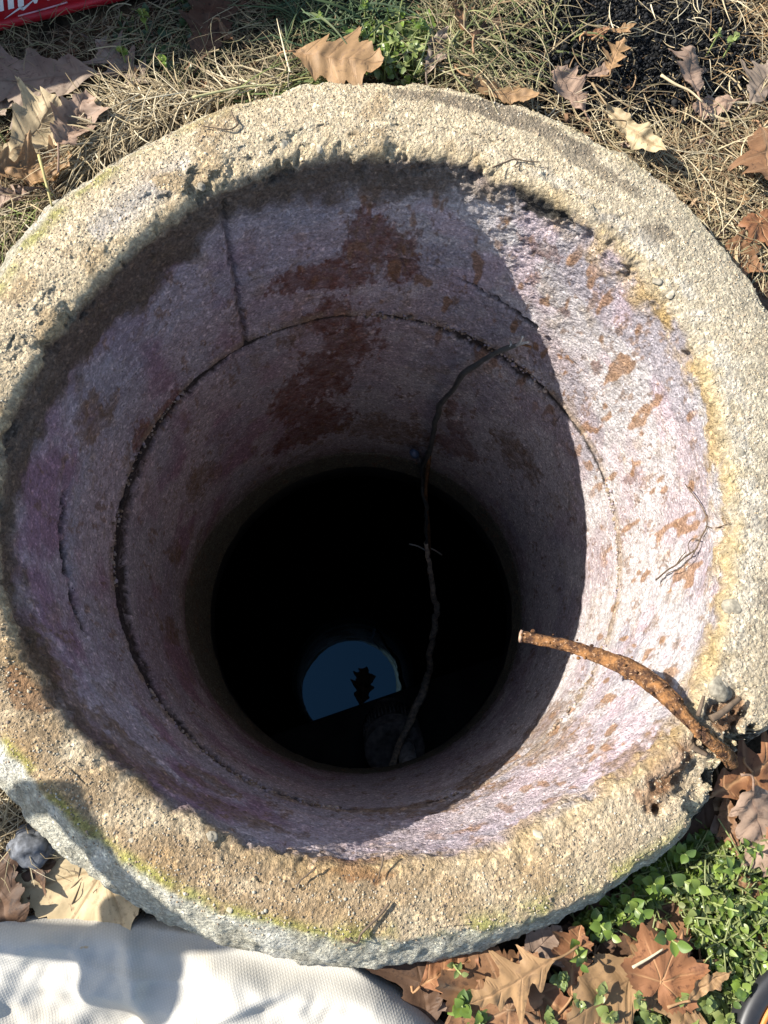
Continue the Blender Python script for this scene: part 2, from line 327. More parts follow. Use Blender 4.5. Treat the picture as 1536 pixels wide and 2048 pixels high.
def build_top_ring():
    NTH = 1300; th = np.linspace(0, 2 * np.pi, NTH, endpoint=False); T1 = np.degrees(th)
    circ = np.c_[np.cos(th), np.sin(th), th * 0]
    ro = per(RO, T1); ri = per(RI, T1)
    for _ in range(6): ri = (np.roll(ri, 3) + ri + np.roll(ri, -3)) / 3
    for _ in range(2): ro = (np.roll(ro, 2) + ro + np.roll(ro, -2)) / 3
    ro = ro + (fbm(circ, 11, 31, 3) - .5) * .006; ri = ri + (fbm(circ, 9, 32, 2) - .5) * .006
    ri_s = ri
    chip = per([(0, .3), (60, .8), (115, .8), (118, 1.6), (125, 1.6), (132, .8), (150, .9), (200, .5), (300, .6)], T1)
    ri = ri + 0 * chip
    bw = per(BW, T1)
    zl = per([(90, -.018), (200, -.032), (250, -.036), (290, -.034), (0, -.028)], T1)
    sec = [(ro - .012, np.full(NTH, -.297)), (ro - .008, np.full(NTH, -.10))]
    lip = [(ro - .004, zl - .03), (ro - .0008, zl - .012), (ro, zl - .004)]
    sec += lip
    for f in np.linspace(0, 1, 16)[1:]: sec.append((ro - bw * f, zl * (1 - f)**1.25 - .002 * 0))
    ntop = 46; a = ro - bw; b = ri + .014
    for f in np.linspace(0, 1, ntop)[1:]: sec.append((a + (b - a) * f, 0 * a + .003 * math.sin(f * math.pi)))
    nb = 10
    for f in np.linspace(0, 1, nb)[1:]:
        an = f * math.pi / 2; sec.append((b - .014 * math.sin(an), -.012 * (1 - math.cos(an)) + 0 * a))
    ntopend = len(sec)
    for z in np.linspace(-.0135, -.290, 215):
        k = sst(-.08, -.012, np.array([z]))[0]; k2 = sst(-.034, -.013, np.array([z]))[0]; sec.append((.305 * (1 - k) + ri_s * k + (ri - ri_s) * k2, np.full(NTH, z)))
    nwall = len(sec)
    sec += [(np.full(NTH, .3035), np.full(NTH, -.293)), (np.full(NTH, .303), np.full(NTH, -.2965)), (np.full(NTH, .308), np.full(NTH, -.299)), (np.full(NTH, .33), np.full(NTH, -.2995))]
    V, F, T, ns = ring_mesh('x', lambda t: sec, None, NTH)
    Z = V[:, 2].copy(); rad = np.hypot(V[:, 0], V[:, 1]); idx = np.repeat(np.arange(ns), NTH); iswall = idx >= ntopend - 5
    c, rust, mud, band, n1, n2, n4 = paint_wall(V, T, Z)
    d, g1, sm = wall_disp(V, T, Z, band, n2, n4, 0)
    c = mixc(c, (.035, .03, .028), np.clip(sst(.12, .5, g1) * .95 + sm * .45, 0, .95))
    low = sst(-.280, -.294, Z); c = mixc(c, (.26, .2, .14), low * sst(.4, .6, n2) * .7)
    # ---- top face colours
    ct = np.tile(np.array([.57, .485, .345]), (len(V), 1)); n6 = fbm(V, 26, 41, 4); n7 = fbm(V, 90, 42, 3); n8 = fbm(V * np.array([1, 1, 1]), 9, 43, 3)
    ROt = np.tile(ro, ns); BWt = np.tile(bw, ns); RIt = np.tile(ri, ns); q = (rad - RIt) / (ROt - BWt - RIt)      # 0 inner edge, 1 start of the outer lip
    bot = per([(180, .35), (200, .6), (215, .95), (250, 1), (285, .9), (300, .55), (312, .35), (320, .2), (170, .2), (150, 0), (0, 0), (90, 0)], T)
    gry = per([(0, 1), (40, .9), (55, .4), (75, .1), (100, 0), (200, 0), (290, .2), (305, .7), (320, .6), (345, 1)], T)
    ct = mixc(ct, (.41, .375, .30), gry * .8); ct = mixc(ct, (.54, .50, .40), gry * sst(.52, .63, n6) * .6)
    ct = mixc(ct, (.30, .22, .135), bot * sst(.25, .6, n6 + .12) * .95)
    ct = mixc(ct, (.38, .32, .22), bot * sst(.5, .68, n8) * .6)
    ct = mixc(ct, (.30, .20, .10), sst(.56, .70, n6) * .5 * (1 - gry * .6)); ct = mixc(ct, (.58, .52, .40), sst(.58, .70, n8 * .4 + n7 * .6) * .5 * (1 - bot * .5))
    ct = mixc(ct, (.50, .47, .44), np.exp(-((q - .42) / .2)**2) * blob(T, T * 0, 128, 0, 9, 1, n6) * .8)
    ct = mixc(ct, (.15, .125, .10), np.maximum.reduce([blob(T, rad, 42, .335, 3.2, .012, n6), blob(T, rad, 46, .318, 3, .012, n6), blob(T, rad, 73, .372, 12, .008, n6), blob(T, rad, 55, .36, 6, .007, n6) * .8, blob(T, rad, 88, .37, 4, .007, n6) * .6, blob(T, rad, -8, .322, 3, .012, n6) * .7, blob(T, rad, -18, .33, 4, .012, n6) * .8]) * .75)
    rs = np.maximum.reduce([blob(T, rad, -44, .325, 7, .02, n6), blob(T, rad, -38, .338, 4, .015, n6), blob(T, rad, 211, .322, 5, .01, n6) * .8, blob(T, rad, 265, .311, 8, .006, n6) * .9])
    ct = mixc(ct, (.19, .085, .035), rs * .8)
    ct = mixc(ct, (.48, .36, .17), np.exp(-(q / .16)**2) * per([(0, 1), (45, .8), (65, .3), (90, .25), (130, .3), (180, .1), (300, .4), (330, 1)], T) * sst(.3, .55, n6) * .8)
    ct = mixc(ct, (.56, .53, .47), np.exp(-((q - .22) / .14)**2) * per([(0, 1), (50, .9), (70, .2), (90, 0), (300, 0), (330, .6)], T) * sst(.36, .52, n7) * .75)
    # mossy line and clean lip
    lipm = sst(.97, 1.10, q + (n7 - .5) * .12); lipc = np.tile(np.array([.40, .395, .34]), (len(V), 1)); lipc = mixc(lipc, (.27, .26, .21), sst(.5, .65, n7) * .6); lipc = mixc(lipc, (.52, .52, .48), sst(.55, .7, n6) * .7)
    lips = per([(90, .5), (140, .8), (160, 1), (300, 1), (320, .8), (0, .4)], T)
    ct = ct * (1 - (lipm * lips)[:, None]) + lipc * (lipm * lips)[:, None]
    gm = per([(90, .1), (115, .25), (135, .9), (152, 1), (165, .6), (190, .8), (215, 1), (250, .95), (272, .9), (285, 1), (300, .9), (310, .4), (325, .1), (0, 0), (40, .15)], T)
    wg = np.where((T > 265) & (T < 300), .16, .10)
    ct = mixc(ct, (.275, .28, .075), np.exp(-((q - .97) / wg)**2) * gm * sst(.36, .60, n6 * .6 + n7 * .4) * .8)
    mw = sst(-.020, -.004, Z + (n2 - .5) * .02) * (1 - iswall) + sst(-.016, -.002, Z + (n2 - .5) * .014) * iswall
    mw = np.where(idx < ntopend - 5, 1, mw)
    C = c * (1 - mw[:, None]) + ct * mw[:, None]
    under = sst(-.04, -.07, Z) * (idx < 6); C = mixc(C, (.12, .10, .075), under * .8)
    # ---- relief
    dn = np.zeros_like(V); er = V[:, :2] / rad[:, None]
    wf = sst(ntopend - 12, ntopend + 6, idx.astype(float)); rd = -d * wf
    out = (idx < 22); rd = rd + np.where(out, (fbm(V, 60, 51, 4, .65) - .5) * .008 + (n4 - .5) * .004, 0) * (idx > 1)
    ew = np.exp(-((Z + .014) / .016)**2) * (idx > ntopend - 22); cz = np.tile(chip, ns)
    e3 = fbm(V, 55, 57, 4, .65); rd = rd + ew * ((e3 - .5) * .0065 + np.clip(e3 - .56, 0, 1) * .05 * cz)
    V[:, 2] -= ew * np.clip(e3 - .55, 0, 1) * .03 * cz
    V[:, :2] += er * rd[:, None]
    V[:, 2] += sst(-.262, -.294, Z) * ((fbm(V, 26, 58, 4, .62) - .5) * .016 + (n4 - .5) * .004)
    topw = (1 - wf) * (idx > 4)
    V[:, 2] += topw * ((n6 - .5) * .0045 + (n7 - .5) * .0020 + (fbm(V, 240, 52, 2) - .5) * .0012 - np.where(bot > .2, .0, .0))
    V[:, 2] += topw * (blob(T, rad, 59, .312, 6, .012, n6) * .004 - blob(T, rad, -43, .352, 6, .022, n6) * .010 - blob(T, rad, -41, .335, 8, .02, n6) * .006 - blob(T, rad, -41, .372, 4.5, .022, n7) * .024)
    global RIMV; RIMV = V.reshape(ns, NTH, 3)[14:ntopend - 6].copy()
    grain = np.where(idx < ntopend - 4, 1.0, .6 + .6 * band) * (1 - .35 * sst(180, 215, T) * sst(320, 300, T) * (idx < ntopend - 4)); grain = np.where(iswall, grain * per([(0, 1.15), (60, 1.25), (90, .9), (180, .85), (270, .9)], T), grain)
    return mesh('concrete_ring', V, F, M_CON, attrs={'grain': grain}, cols={'Col': C})
top_ring = build_top_ring()
tag(top_ring, 'round weathered concrete ring of the open shaft with a broad sandy rim', 'concrete ring', 'stacked concrete shaft rings')

def build_lower_ring():
    NTH = 1000; o = np.ones(NTH)
    th = np.linspace(0, 2 * np.pi, NTH, endpoint=False); circ = np.c_[np.cos(th), np.sin(th), th * 0]
    e = (fbm(circ, 22, 61, 4) - .5)
    gap = per([(90, .000), (125, .002), (145, .008), (160, .014), (175, .018), (205, .018), (225, .015), (250, .011), (265, .005), (300, .000), (0, .000), (40, .004), (60, .005), (75, .003)], np.degrees(th))
    zt = -.2990 - gap + e * .006
    sec = [(o * .36, -.953 * o), (o * .36, zt), (o * .325, zt), (o * .309, zt - .0005), (o * .3045, zt - .003)]
    k0 = len(sec)
    for f in np.linspace(0, 1, 330): sec.append((o * (.3035 + .0015 * f), (zt - .006) * (1 - f) + f * -.953 * o + e * 0))
    sec += [(o * .315, -.9545 * o), (o * .36, -.953 * o)]
    V, F, T, ns = ring_mesh('x', lambda t: sec, None, NTH)
    Z = V[:, 2].copy(); idx = np.repeat(np.arange(ns), NTH); rad = np.hypot(V[:, 0], V[:, 1])
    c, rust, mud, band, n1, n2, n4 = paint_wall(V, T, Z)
    ztv = np.tile(zt, ns); lw = per([(90, .004), (120, .006), (140, .014), (155, .020), (170, .026), (185, .034), (205, .034), (225, .030), (245, .024), (258, .016), (270, .008), (300, .004), (0, .004), (35, .008), (50, .016), (70, .014), (80, .006)], T)
    lip = sst(1.25, .8, (ztv - Z) / lw + (n4 - .5) * 1.6 + (n2 - .5) * 1.2) * (idx >= k0 - 3)
    c = mixc(c, (.035, .03, .027), lip * .92)
    d = (n2 - .5) * .004 + (n4 - .5) * .0026 + (fbm(V, 250, 63, 2) - .5) * .0012 - lip * (.004 + (n4 - .3) * .010)
    zj = per([(90, -.86), (115, -.855), (142, -.83), (164, -.755), (181, -.707), (207, -.704), (235, -.76), (270, -.84), (300, -.86), (330, -.86), (30, -.85), (55, -.86)], T)
    d -= np.exp(-((Z - zj + .004) / .003)**2) * .004
    wv = (idx >= k0) & (idx < ns - 2); V[:, :2] -= V[:, :2] / rad[:, None] * (d * wv)[:, None]
    return mesh('concrete_ring', V, F, M_CON, attrs={'grain': np.where(wv, .7, .8)}, cols={'Col': c})
lower_ring = build_lower_ring()
tag(lower_ring, 'deep lower concrete ring in shade beneath the rimmed one, dark and wet at its foot', 'concrete ring', 'stacked concrete shaft rings')

# ------------------------------------------------------------------ tank, water, ledge, capped pipe
ZW = -2.23; WTX, WTY = R(-.85), R(.36)
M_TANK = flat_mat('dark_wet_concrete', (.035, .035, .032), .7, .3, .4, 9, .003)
def rev(prof, n=96):
    th = np.linspace(0, 2 * np.pi, n, endpoint=False); V = np.array([[r * math.cos(a), r * math.sin(a), z] for r, z in prof for a in th]); return V, grid_faces(len(prof), n, True)
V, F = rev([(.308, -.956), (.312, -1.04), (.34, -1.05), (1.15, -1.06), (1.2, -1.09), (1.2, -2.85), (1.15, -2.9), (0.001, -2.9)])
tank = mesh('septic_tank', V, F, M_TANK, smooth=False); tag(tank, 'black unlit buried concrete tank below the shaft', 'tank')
t = NT('dark_tank_water'); nz = t.noise(3, 2, .5); M_WAT = t.fin((.004, .005, .006), .0, .5, t.bump(nz.outputs[0], .12, .004)); t.b.inputs['IOR'].default_value = 1.68; t.b.inputs['Specular Tint'].default_value = (.30, .64, .84, 1)
V, F = rev([(1.195, ZW), (.6, ZW), (.001, ZW)]); water = mesh('water', V, F, M_WAT); water.rotation_euler = (WTX, WTY, 0); tag(water, kind='structure')
# concrete ledge just above the water, cutting the reflected sky off with a straight edge
ZL = -1.985; p0, p1 = at(610, 1447, ZL)[:2], at(795, 1383, ZL)[:2]; dr = (p1 - p0) / np.linalg.norm(p1 - p0); nr = np.array([dr[1], -dr[0]])
ang = math.atan2(dr[1], dr[0]); bag = Bag(); mid = (p0 + p1) / 2 + nr * .24
box(bag, (-.95, -.24, ZW - .4), (.95, .24, ZL), np.array(Matrix.Translation((mid[0], mid[1], 0)) @ Matrix.Rotation(ang, 4, 'Z')), bev=.006)
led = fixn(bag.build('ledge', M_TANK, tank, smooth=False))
# ribbed cap on a pipe
M_CAP = flat_mat('black_ribbed_plastic', (.27, .26, .25), .8, .2, .5, 60)
M_PVC = flat_mat('stained_pvc', (.80, .78, .66), .6, .3, .5, 50)
cb, ct_ = at(778, 1436, -1.98), at(790, 1500, -1.80); ax = Vector(ct_ - cb); hl = ax.length
cap = empty('pipe_cap', cb, 'dark ribbed round cap with a pale pipe end beside the water in the tank', 'pipe cap'); cap.rotation_mode = 'QUATERNION'; cap.rotation_quaternion = ax.to_track_quat('Z', 'Y'); CI = np.array(cap.rotation_quaternion.to_matrix()).T
def rev_local(prof, n=64): return rev(prof, n)
pr = [(.001, .20), (.050, .20), (.054, .205), (.085, .205), (.088, .20)]
z = .2
for k in range(5): pr += [(.088, z), (.091, z - .002), (.091, z - .007), (.088, z - .009)]; z -= .012
pr += [(.086, z), (.086, .112), (.083, .110), (.058, .109), (.057, -.03)]
V, F = rev(pr); fixn(mesh('cap_body', V, F, M_CAP, cap, smooth=False))
bag = Bag()
for k in range(44):
    a = k / 44 * 2 * math.pi; box(bag, (-.0022, -.002, .06), (.0022, .0035, .128), np.array(Matrix.Rotation(a, 4, 'Z') @ Matrix.Translation((0, .0868, 0))))
kn = fixn(bag.build('knurling', M_CAP, cap, smooth=False)); kn['kind'] = 'stuff'
V, F = tube([CI @ (q_ - cb) for q_ in (at(806, 1470, -1.86), at(813, 1505, -1.74), at(824, 1560, -1.60))], [.024, .026, .026], 24, True, .1); mesh('pipe_stub', V, F, M_PVC, cap)
# leaf floating on the water is built with the leaves below

# ------------------------------------------------------------------ ground
def ground_z(x, y):
    x = np.asarray(x, float); y = np.asarray(y, float); T = np.degrees(np.arctan2(y, x)); r = np.hypot(x, y)
    return per(ZG, T) - np.clip(r - .45, 0, 3) * .01
def g_at(u, v, dz=0.0):
    z = -.03
    for _ in range(4): p = at(u, v, z); z = float(ground_z(p[0], p[1])) + dz
    return at(u, v, z)
rr = np.r_[np.linspace(.318, .9, 140), .9 * (45 / .9)**(np.linspace(0, 1, 40)[1:])]; NT_ = 720
th = np.linspace(0, 2 * np.pi, NT_, endpoint=False); ROg = per(RO, np.degrees(th)) - .016
Rg = np.array([np.maximum(r, ROg) if i else ROg for i, r in enumerate(rr)])
for i in range(1, len(rr)): Rg[i] = np.maximum(Rg[i], Rg[i - 1] + .0004)
V = np.stack([Rg * np.cos(th), Rg * np.sin(th), Rg * 0], -1).reshape(-1, 3)
gz = ground_z(V[:, 0], V[:, 1]); nA = fbm(V, 22, 71, 4); nB = fbm(V, 80, 72, 3); nC = fbm(V, 9, 73, 3)
near = np.clip(1.6 - np.hypot(V[:, 0], V[:, 1]), 0.25, 1)
V[:, 2] = gz - .012 + ((nA - .5) * .022 + (nB - .5) * .010) * near
C = np.tile(np.array([.045, .034, .023]), (len(V), 1)); C = mixc(C, (.085, .058, .033), sst(.42, .62, nA)); C = mixc(C, (.16, .085, .04), sst(.5, .66, nC) * (V[:, 0] > .1) * .8)
C = mixc(C, (.05, .062, .022), sst(.9, 2.0, np.hypot(V[:, 0], V[:, 1])) * .7); C = mixc(C, (.20, .17, .10), sst(.9, 2.0, np.hypot(V[:, 0], V[:, 1])) * sst(.4, .65, nB) * .7)
pb = at(1265, 90, -.02); db = np.hypot((V[:, 0] - pb[0]) / 1.15, V[:, 1] - pb[1]); C = mixc(C, (.012, .0125, .013), sst(.15, .09, db + (nA - .5) * .08))
M_SOIL = vcol_mat('dark_soil', .95, .1, 220, .45, bump=.003)
ground = mesh('ground', V, grid_faces(len(rr), NT_, True), M_SOIL, cols={'Col': C}); tag(ground, kind='structure')

# black loose soil heap: one mass of crumbs
M_BLK = vcol_mat('black_loose_soil', .85, .25, 400, .4, bump=.001); bag = Bag(); base = [lump(1, 900 + k, 1, .8, .75) for k in range(9)]
for k in range(11000):
    a = random.random() * 2 * math.pi; q = math.sqrt(random.random()) * .125
    x = pb[0] + q * math.cos(a) * 1.2 + random.gauss(0, .012); y = pb[1] + .01 + q * math.sin(a) + random.gauss(0, .012)
    if random.random() < .06: x += random.uniform(-.03, .09); y += random.uniform(-.06, .02)
    h = .022 * max(0, 1 - (q / .13)**2); Vb, Fb = base[k % 9]; s = .0006 + .0019 * random.random()**2 * (1.7 if random.random() < .06 else 1)
    g = random.uniform(.006, .02); Q = np.array(Euler((random.random() * 6, random.random() * 6, random.random() * 6)).to_matrix())
    bag.add((Q @ (Vb * s).T).T + np.array([x, y, float(ground_z(x, y)) - .008 + h * random.random()**.4]), Fb, (g, g * 1.02, g * 1.08))
tag(bag.build('black_soil', M_BLK), kind='stuff')

# ------------------------------------------------------------------ straw and grass (nobody could count it)
def blades(name, n, sampler, L, W, cols, mat, lift=(.0, .02), curl=.9, up=.25, prefer=None):
    bag_V = []; F = []; CC = []; seg = 6
    for k in range(n):
        x, y = sampler()
        az = random.random() * 2 * math.pi if prefer is None else prefer(x, y)
        l = random.uniform(*L); wd = random.uniform(*W); k1 = random.gauss(0, curl); el0 = random.gauss(up * .4, up); z = float(ground_z(x, y)) + random.uniform(*lift)
        wd *= .72; t = np.linspace(0, 1, seg + 1); a = az + k1 * t + (random.gauss(0, .5) if random.random() < .25 else 0) * (t > .5); e = el0 * (1 - 1.6 * t); ds = l / seg
        dx = np.cumsum(np.r_[0, np.cos(a[:-1]) * np.cos(e[:-1])]) * ds; dy = np.cumsum(np.r_[0, np.sin(a[:-1]) * np.cos(e[:-1])]) * ds; dz = np.cumsum(np.r_[0, np.sin(e[:-1])]) * ds
        P = np.c_[x + dx, y + dy, np.maximum(z + dz, float(ground_z(x, y)) - .012)]
        sd = np.c_[-np.sin(a), np.cos(a), np.full(seg + 1, random.gauss(0, .5))]; wt = wd * (1 - .75 * t**2)
        nrm = np.c_[np.zeros((seg + 1, 2)), np.full(seg + 1, .45)] * wt[:, None]
        A = P - sd * wt[:, None] * .5; B = P + nrm; D = P + sd * wt[:, None] * .5
        bag_V.append(np.stack([A, B, D], 1).reshape(-1, 3)); c = np.array(random.choice(cols)) * random.uniform(.7, 1.25); CC.append(np.tile(c, ((seg + 1) * 3, 1)))
    V = np.vstack(bag_V); nv = (seg + 1) * 3; i = np.arange(seg)[:, None] * 3; f = np.concatenate([np.c_[i, i + 1, i + 4, i + 3], np.c_[i + 1, i + 2, i + 5, i + 4]])
    F = (f[None] + (np.arange(n) * nv)[:, None, None]).reshape(-1, 4)
    return tag(mesh(name, V, F, mat, cols={'Col': np.vstack(CC)}), kind='stuff')
M_STRAW = vcol_mat('dry_straw', .7, .3, 60, .15, .12); M_GRASS = vcol_mat('green_blades', .6, .35, 60, .15, .25)
def outside(x, y, m=.002): return math.hypot(x, y) > float(per(RO, math.degrees(math.atan2(y, x)))) + m
def poly_sampler(poly, m=.0, dz=0.0, free=False):
    P = [g_at(*p)[:2] for p in poly]; lo = np.min(P, 0); hi = np.max(P, 0)
    def ins(x, y):
        c = False; j = len(P) - 1
        for i in range(len(P)):
            if (P[i][1] > y) != (P[j][1] > y) and x < (P[j][0] - P[i][0]) * (y - P[i][1]) / (P[j][1] - P[i][1]) + P[i][0]: c = not c
            j = i
        return c
    def f():
        for _ in range(400):
            x = random.uniform(lo[0], hi[0]); y = random.uniform(lo[1], hi[1])
            if ins(x, y) and outside(x, y, m) and (free or random.random() < .1 or math.hypot((x - pb[0]) / 1.35, y - pb[1]) > .115 + random.gauss(0, .014)): return x, y
        return x, y
    return f
STRAW = [(.47, .385, .235), (.38, .30, .17), (.30, .23, .13), (.56, .48, .32), (.22, .17, .10)]
OLIVE = [(.27, .25, .13), (.22, .20, .10), (.34, .29, .17), (.16, .14, .08)]
tangent = lambda x, y: math.atan2(y, x) + math.pi / 2 + random.gauss(0, 1.1)
blades('dry_grass', 1500, poly_sampler([(190, 215), (300, 190), (430, 205), (590, 165), (600, 215), (420, 300), (250, 400), (140, 470), (160, 330)], .006), (.02, .06), (.0012, .0022), STRAW, M_STRAW, (-.005, .018), .5, .2, tangent)
blades('dry_grass', 800, poly_sampler([(-120, 420), (140, 380), (150, 440), (0, 590), (-120, 700)], .006), (.02, .06), (.0008, .0016), STRAW + [(.22, .26, .08)], M_STRAW, (-.006, .012), .6, .25, tangent)
blades('dry_grass', 3000, poly_sampler([(930, 190), (1130, 140), (1330, 190), (1560, 190), (1560, 560), (1430, 520), (1350, 430), (1180, 310), (1000, 240)], .004), (.02, .065), (.0008, .0020), STRAW + [(.26, .17, .09), (.20, .13, .07), (.24, .20, .11)], M_STRAW, (-.010, .012), .9, .25)
blades('dry_grass', 1300, poly_sampler([(850, 190), (880, -120), (1160, -120), (1130, 200), (980, 220)], .004), (.025, .075), (.0009, .0020), OLIVE + STRAW[:3] + [(.22, .15, .08)], M_STRAW, (-.008, .02), .8, .35)
blades('dry_grass', 1100, poly_sampler([(1340, 200), (1390, -120), (1650, -120), (1650, 210)], .0), (.02, .06), (.0007, .0014), STRAW + [(.30, .19, .09), (.38, .23, .10)], M_STRAW, (-.008, .012), 1.0, .3)
blades('dry_grass', 1500, poly_sampler([(-150, 90), (300, 20), (600, -120), (760, -60), (740, 190), (600, 170), (420, 210), (180, 230), (-150, 330)], .004), (.02, .065), (.0007, .0014), OLIVE + OLIVE + STRAW[1:3], M_STRAW, (-.010, .010), .9, .25)
blades('dry_grass', 260, poly_sampler([(-60, 1530), (10, 1560), (75, 1650), (20, 1720), (-80, 1720)], .0), (.02, .05), (.0009, .0016), STRAW[1:], M_STRAW, (-.004, .012), .5, .3)
blades('dry_grass', 110, poly_sampler([(1150, 150), (1160, 20), (1400, 20), (1420, 190)], .0, free=True), (.01, .04), (.0007, .0013), STRAW, M_STRAW, (.006, .02), .9, .3)
blades('dry_grass', 320, poly_sampler([(1340, 440), (1560, 440), (1560, 680), (1500, 640), (1400, 500)], .0), (.015, .05), (.0007, .0013), STRAW + OLIVE, M_STRAW, (-.008, .012), .9, .25)
blades('green_grass', 420, poly_sampler([(600, -60), (830, -60), (770, 80), (640, 110), (560, 60)], .004), (.03, .08), (.0016, .003), [(.075, .115, .045), (.06, .10, .045), (.10, .13, .05)], M_GRASS, (-.004, .012), .6, .35)
blades('green_grass', 60, poly_sampler([(470, 190), (640, 165), (640, 190), (430, 230)], .002), (.04, .09), (.0014, .0026), [(.17, .20, .06), (.12, .16, .05), (.30, .28, .11)], M_GRASS, (.0, .014), .3, .2, lambda x, y: random.gauss(.35, .25))
blades('green_grass', 170, poly_sampler([(880, 60), (1130, 20), (1150, 130), (900, 170)], .0), (.025, .06), (.0014, .0026), [(.15, .17, .06), (.12, .14, .05), (.24, .24, .10)], M_GRASS, (.0, .018), .5, .4)
MAT = [(.16, .12, .075), (.22, .17, .10), (.11, .085, .055), (.30, .24, .15), (.20, .12, .06)]
blades('dry_litter', 6500, poly_sampler([(-150, 640), (-150, 120), (0, 80), (270, 10), (400, -130), (1650, -130), (1650, 640), (1450, 520), (1330, 380), (1130, 270), (880, 185), (640, 175), (400, 235), (200, 330), (60, 470)], .003), (.006, .024), (.0010, .0026), MAT, M_STRAW, (-.010, .002), .9, .15)
blades('dry_litter', 900, poly_sampler([(-80, 1500), (60, 1640), (330, 1870), (-80, 1900)], .003), (.006, .024), (.0010, .0026), MAT, M_STRAW, (-.010, .002), .9, .15)
# the lawn that goes on outside the frame
def far_lawn():
    while True:
        a = random.random() * 2 * math.pi; r = .42 + abs(random.gauss(0, .55))
        if r < .75 and abs(r * math.cos(a)) < .45 and r * math.sin(a) > -.5: continue
        if -.75 < r * math.cos(a) < .1 and -.85 < r * math.sin(a) < -.35: continue
        return r * math.cos(a), r * math.sin(a)
blades('lawn_grass', 8000, far_lawn, (.03, .08), (.0015, .003), OLIVE + STRAW + [(.09, .13, .045), (.07, .11, .04)], M_STRAW, (-.008, .015), .7, .4)

# ------------------------------------------------------------------ fallen leaves
def leaf_mat(name, col, vein, spot, back=.25):
    t = NT(name); co = t.n('ShaderNodeTexCoord').outputs['Object']; v = t.n('ShaderNodeAttribute', attribute_name='vein'); oi = t.n('ShaderNodeObjectInfo')
    a = t.noise(28, 4, .6, co); b = t.noise(170, 3, .6, co)
    c = t.mix(t.ramp(a.outputs[0], .32, .68).outputs[0], tuple(x * .72 for x in col), tuple(min(1, x * 1.25) for x in col))
    d_ = t.noise(65, 5, .7, co); c = t.mix(t.ramp(d_.outputs[0], .56, .70).outputs[0], c, spot); c = t.mix(t.ramp(b.outputs[0], .58, .68).outputs[0], c, spot)
    c = t.mix(t.math('MULTIPLY', v.outputs['Fac'], .75), c, vein)
    c = t.mix(1.0, c, t.ramp(oi.outputs['Random'], 0, 1, (.82, .82, .82, 1), (1.15, 1.12, 1.08, 1)).outputs[0], 'MULTIPLY')
    n = t.bump(t.math('ADD', t.math('MULTIPLY', b.outputs[0], .5), t.math('MULTIPLY', v.outputs['Fac'], 1.0)), .5, .0012)
    m = t.fin(c, .62, .35, n); tr = t.n('ShaderNodeBsdfTranslucent'); t.l(c, tr.inputs[0]); mx = t.n('ShaderNodeMixShader'); mx.inputs[0].default_value = back
    t.l(t.b.outputs[0], mx.inputs[1]); t.l(tr.outputs[0], mx.inputs[2]); t.l(mx.outputs[0], t.out.inputs[0]); return m
LM = {'tan': leaf_mat('tan_leaf', (.33, .205, .10), (.30, .18, .09), (.24, .15, .08)), 'pale': leaf_mat('pale_leaf', (.50, .40, .24), (.33, .23, .12), (.33, .24, .14)),
      'brown': leaf_mat('brown_leaf', (.235, .125, .062), (.33, .21, .12), (.11, .06, .035)), 'orange': leaf_mat('orange_leaf', (.27, .125, .058), (.47, .27, .13), (.14, .06, .03)),
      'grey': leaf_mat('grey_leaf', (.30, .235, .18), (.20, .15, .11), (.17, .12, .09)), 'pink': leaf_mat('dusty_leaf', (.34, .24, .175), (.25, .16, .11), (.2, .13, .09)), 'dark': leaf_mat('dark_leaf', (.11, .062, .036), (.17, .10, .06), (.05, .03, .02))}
OAK = [(0, .012), (.05, .03), (.12, .10), (.17, .24), (.20, .27), (.24, .13), (.31, .095), (.38, .30), (.42, .40), (.445, .43), (.48, .24), (.55, .10), (.61, .13), (.66, .29), (.69, .33), (.73, .17), (.80, .075), (.85, .11), (.875, .14), (.91, .06), (1, .002)]
WIDE = [(0, .015), (.06, .08), (.14, .20), (.20, .24), (.25, .17), (.33, .20), (.41, .38), (.46, .42), (.51, .28), (.58, .22), (.66, .34), (.70, .36), (.75, .21), (.82, .14), (.87, .18), (.91, .10), (1, .003)]
LAN = [(0, .01), (.1, .07), (.25, .13), (.32, .20), (.38, .12), (.5, .15), (.58, .21), (.64, .11), (.8, .10), (.88, .05), (1, .002)]
SYC = [(0, 1.0), (4, .88), (9, .90), (14, .76), (20, .74), (26, .66), (33, .72), (40, .80), (46, .93), (51, .82), (58, .76), (66, .62), (76, .58), (88, .64), (100, .74), (108, .62), (125, .52), (150, .42), (168, .28), (180, .06)]
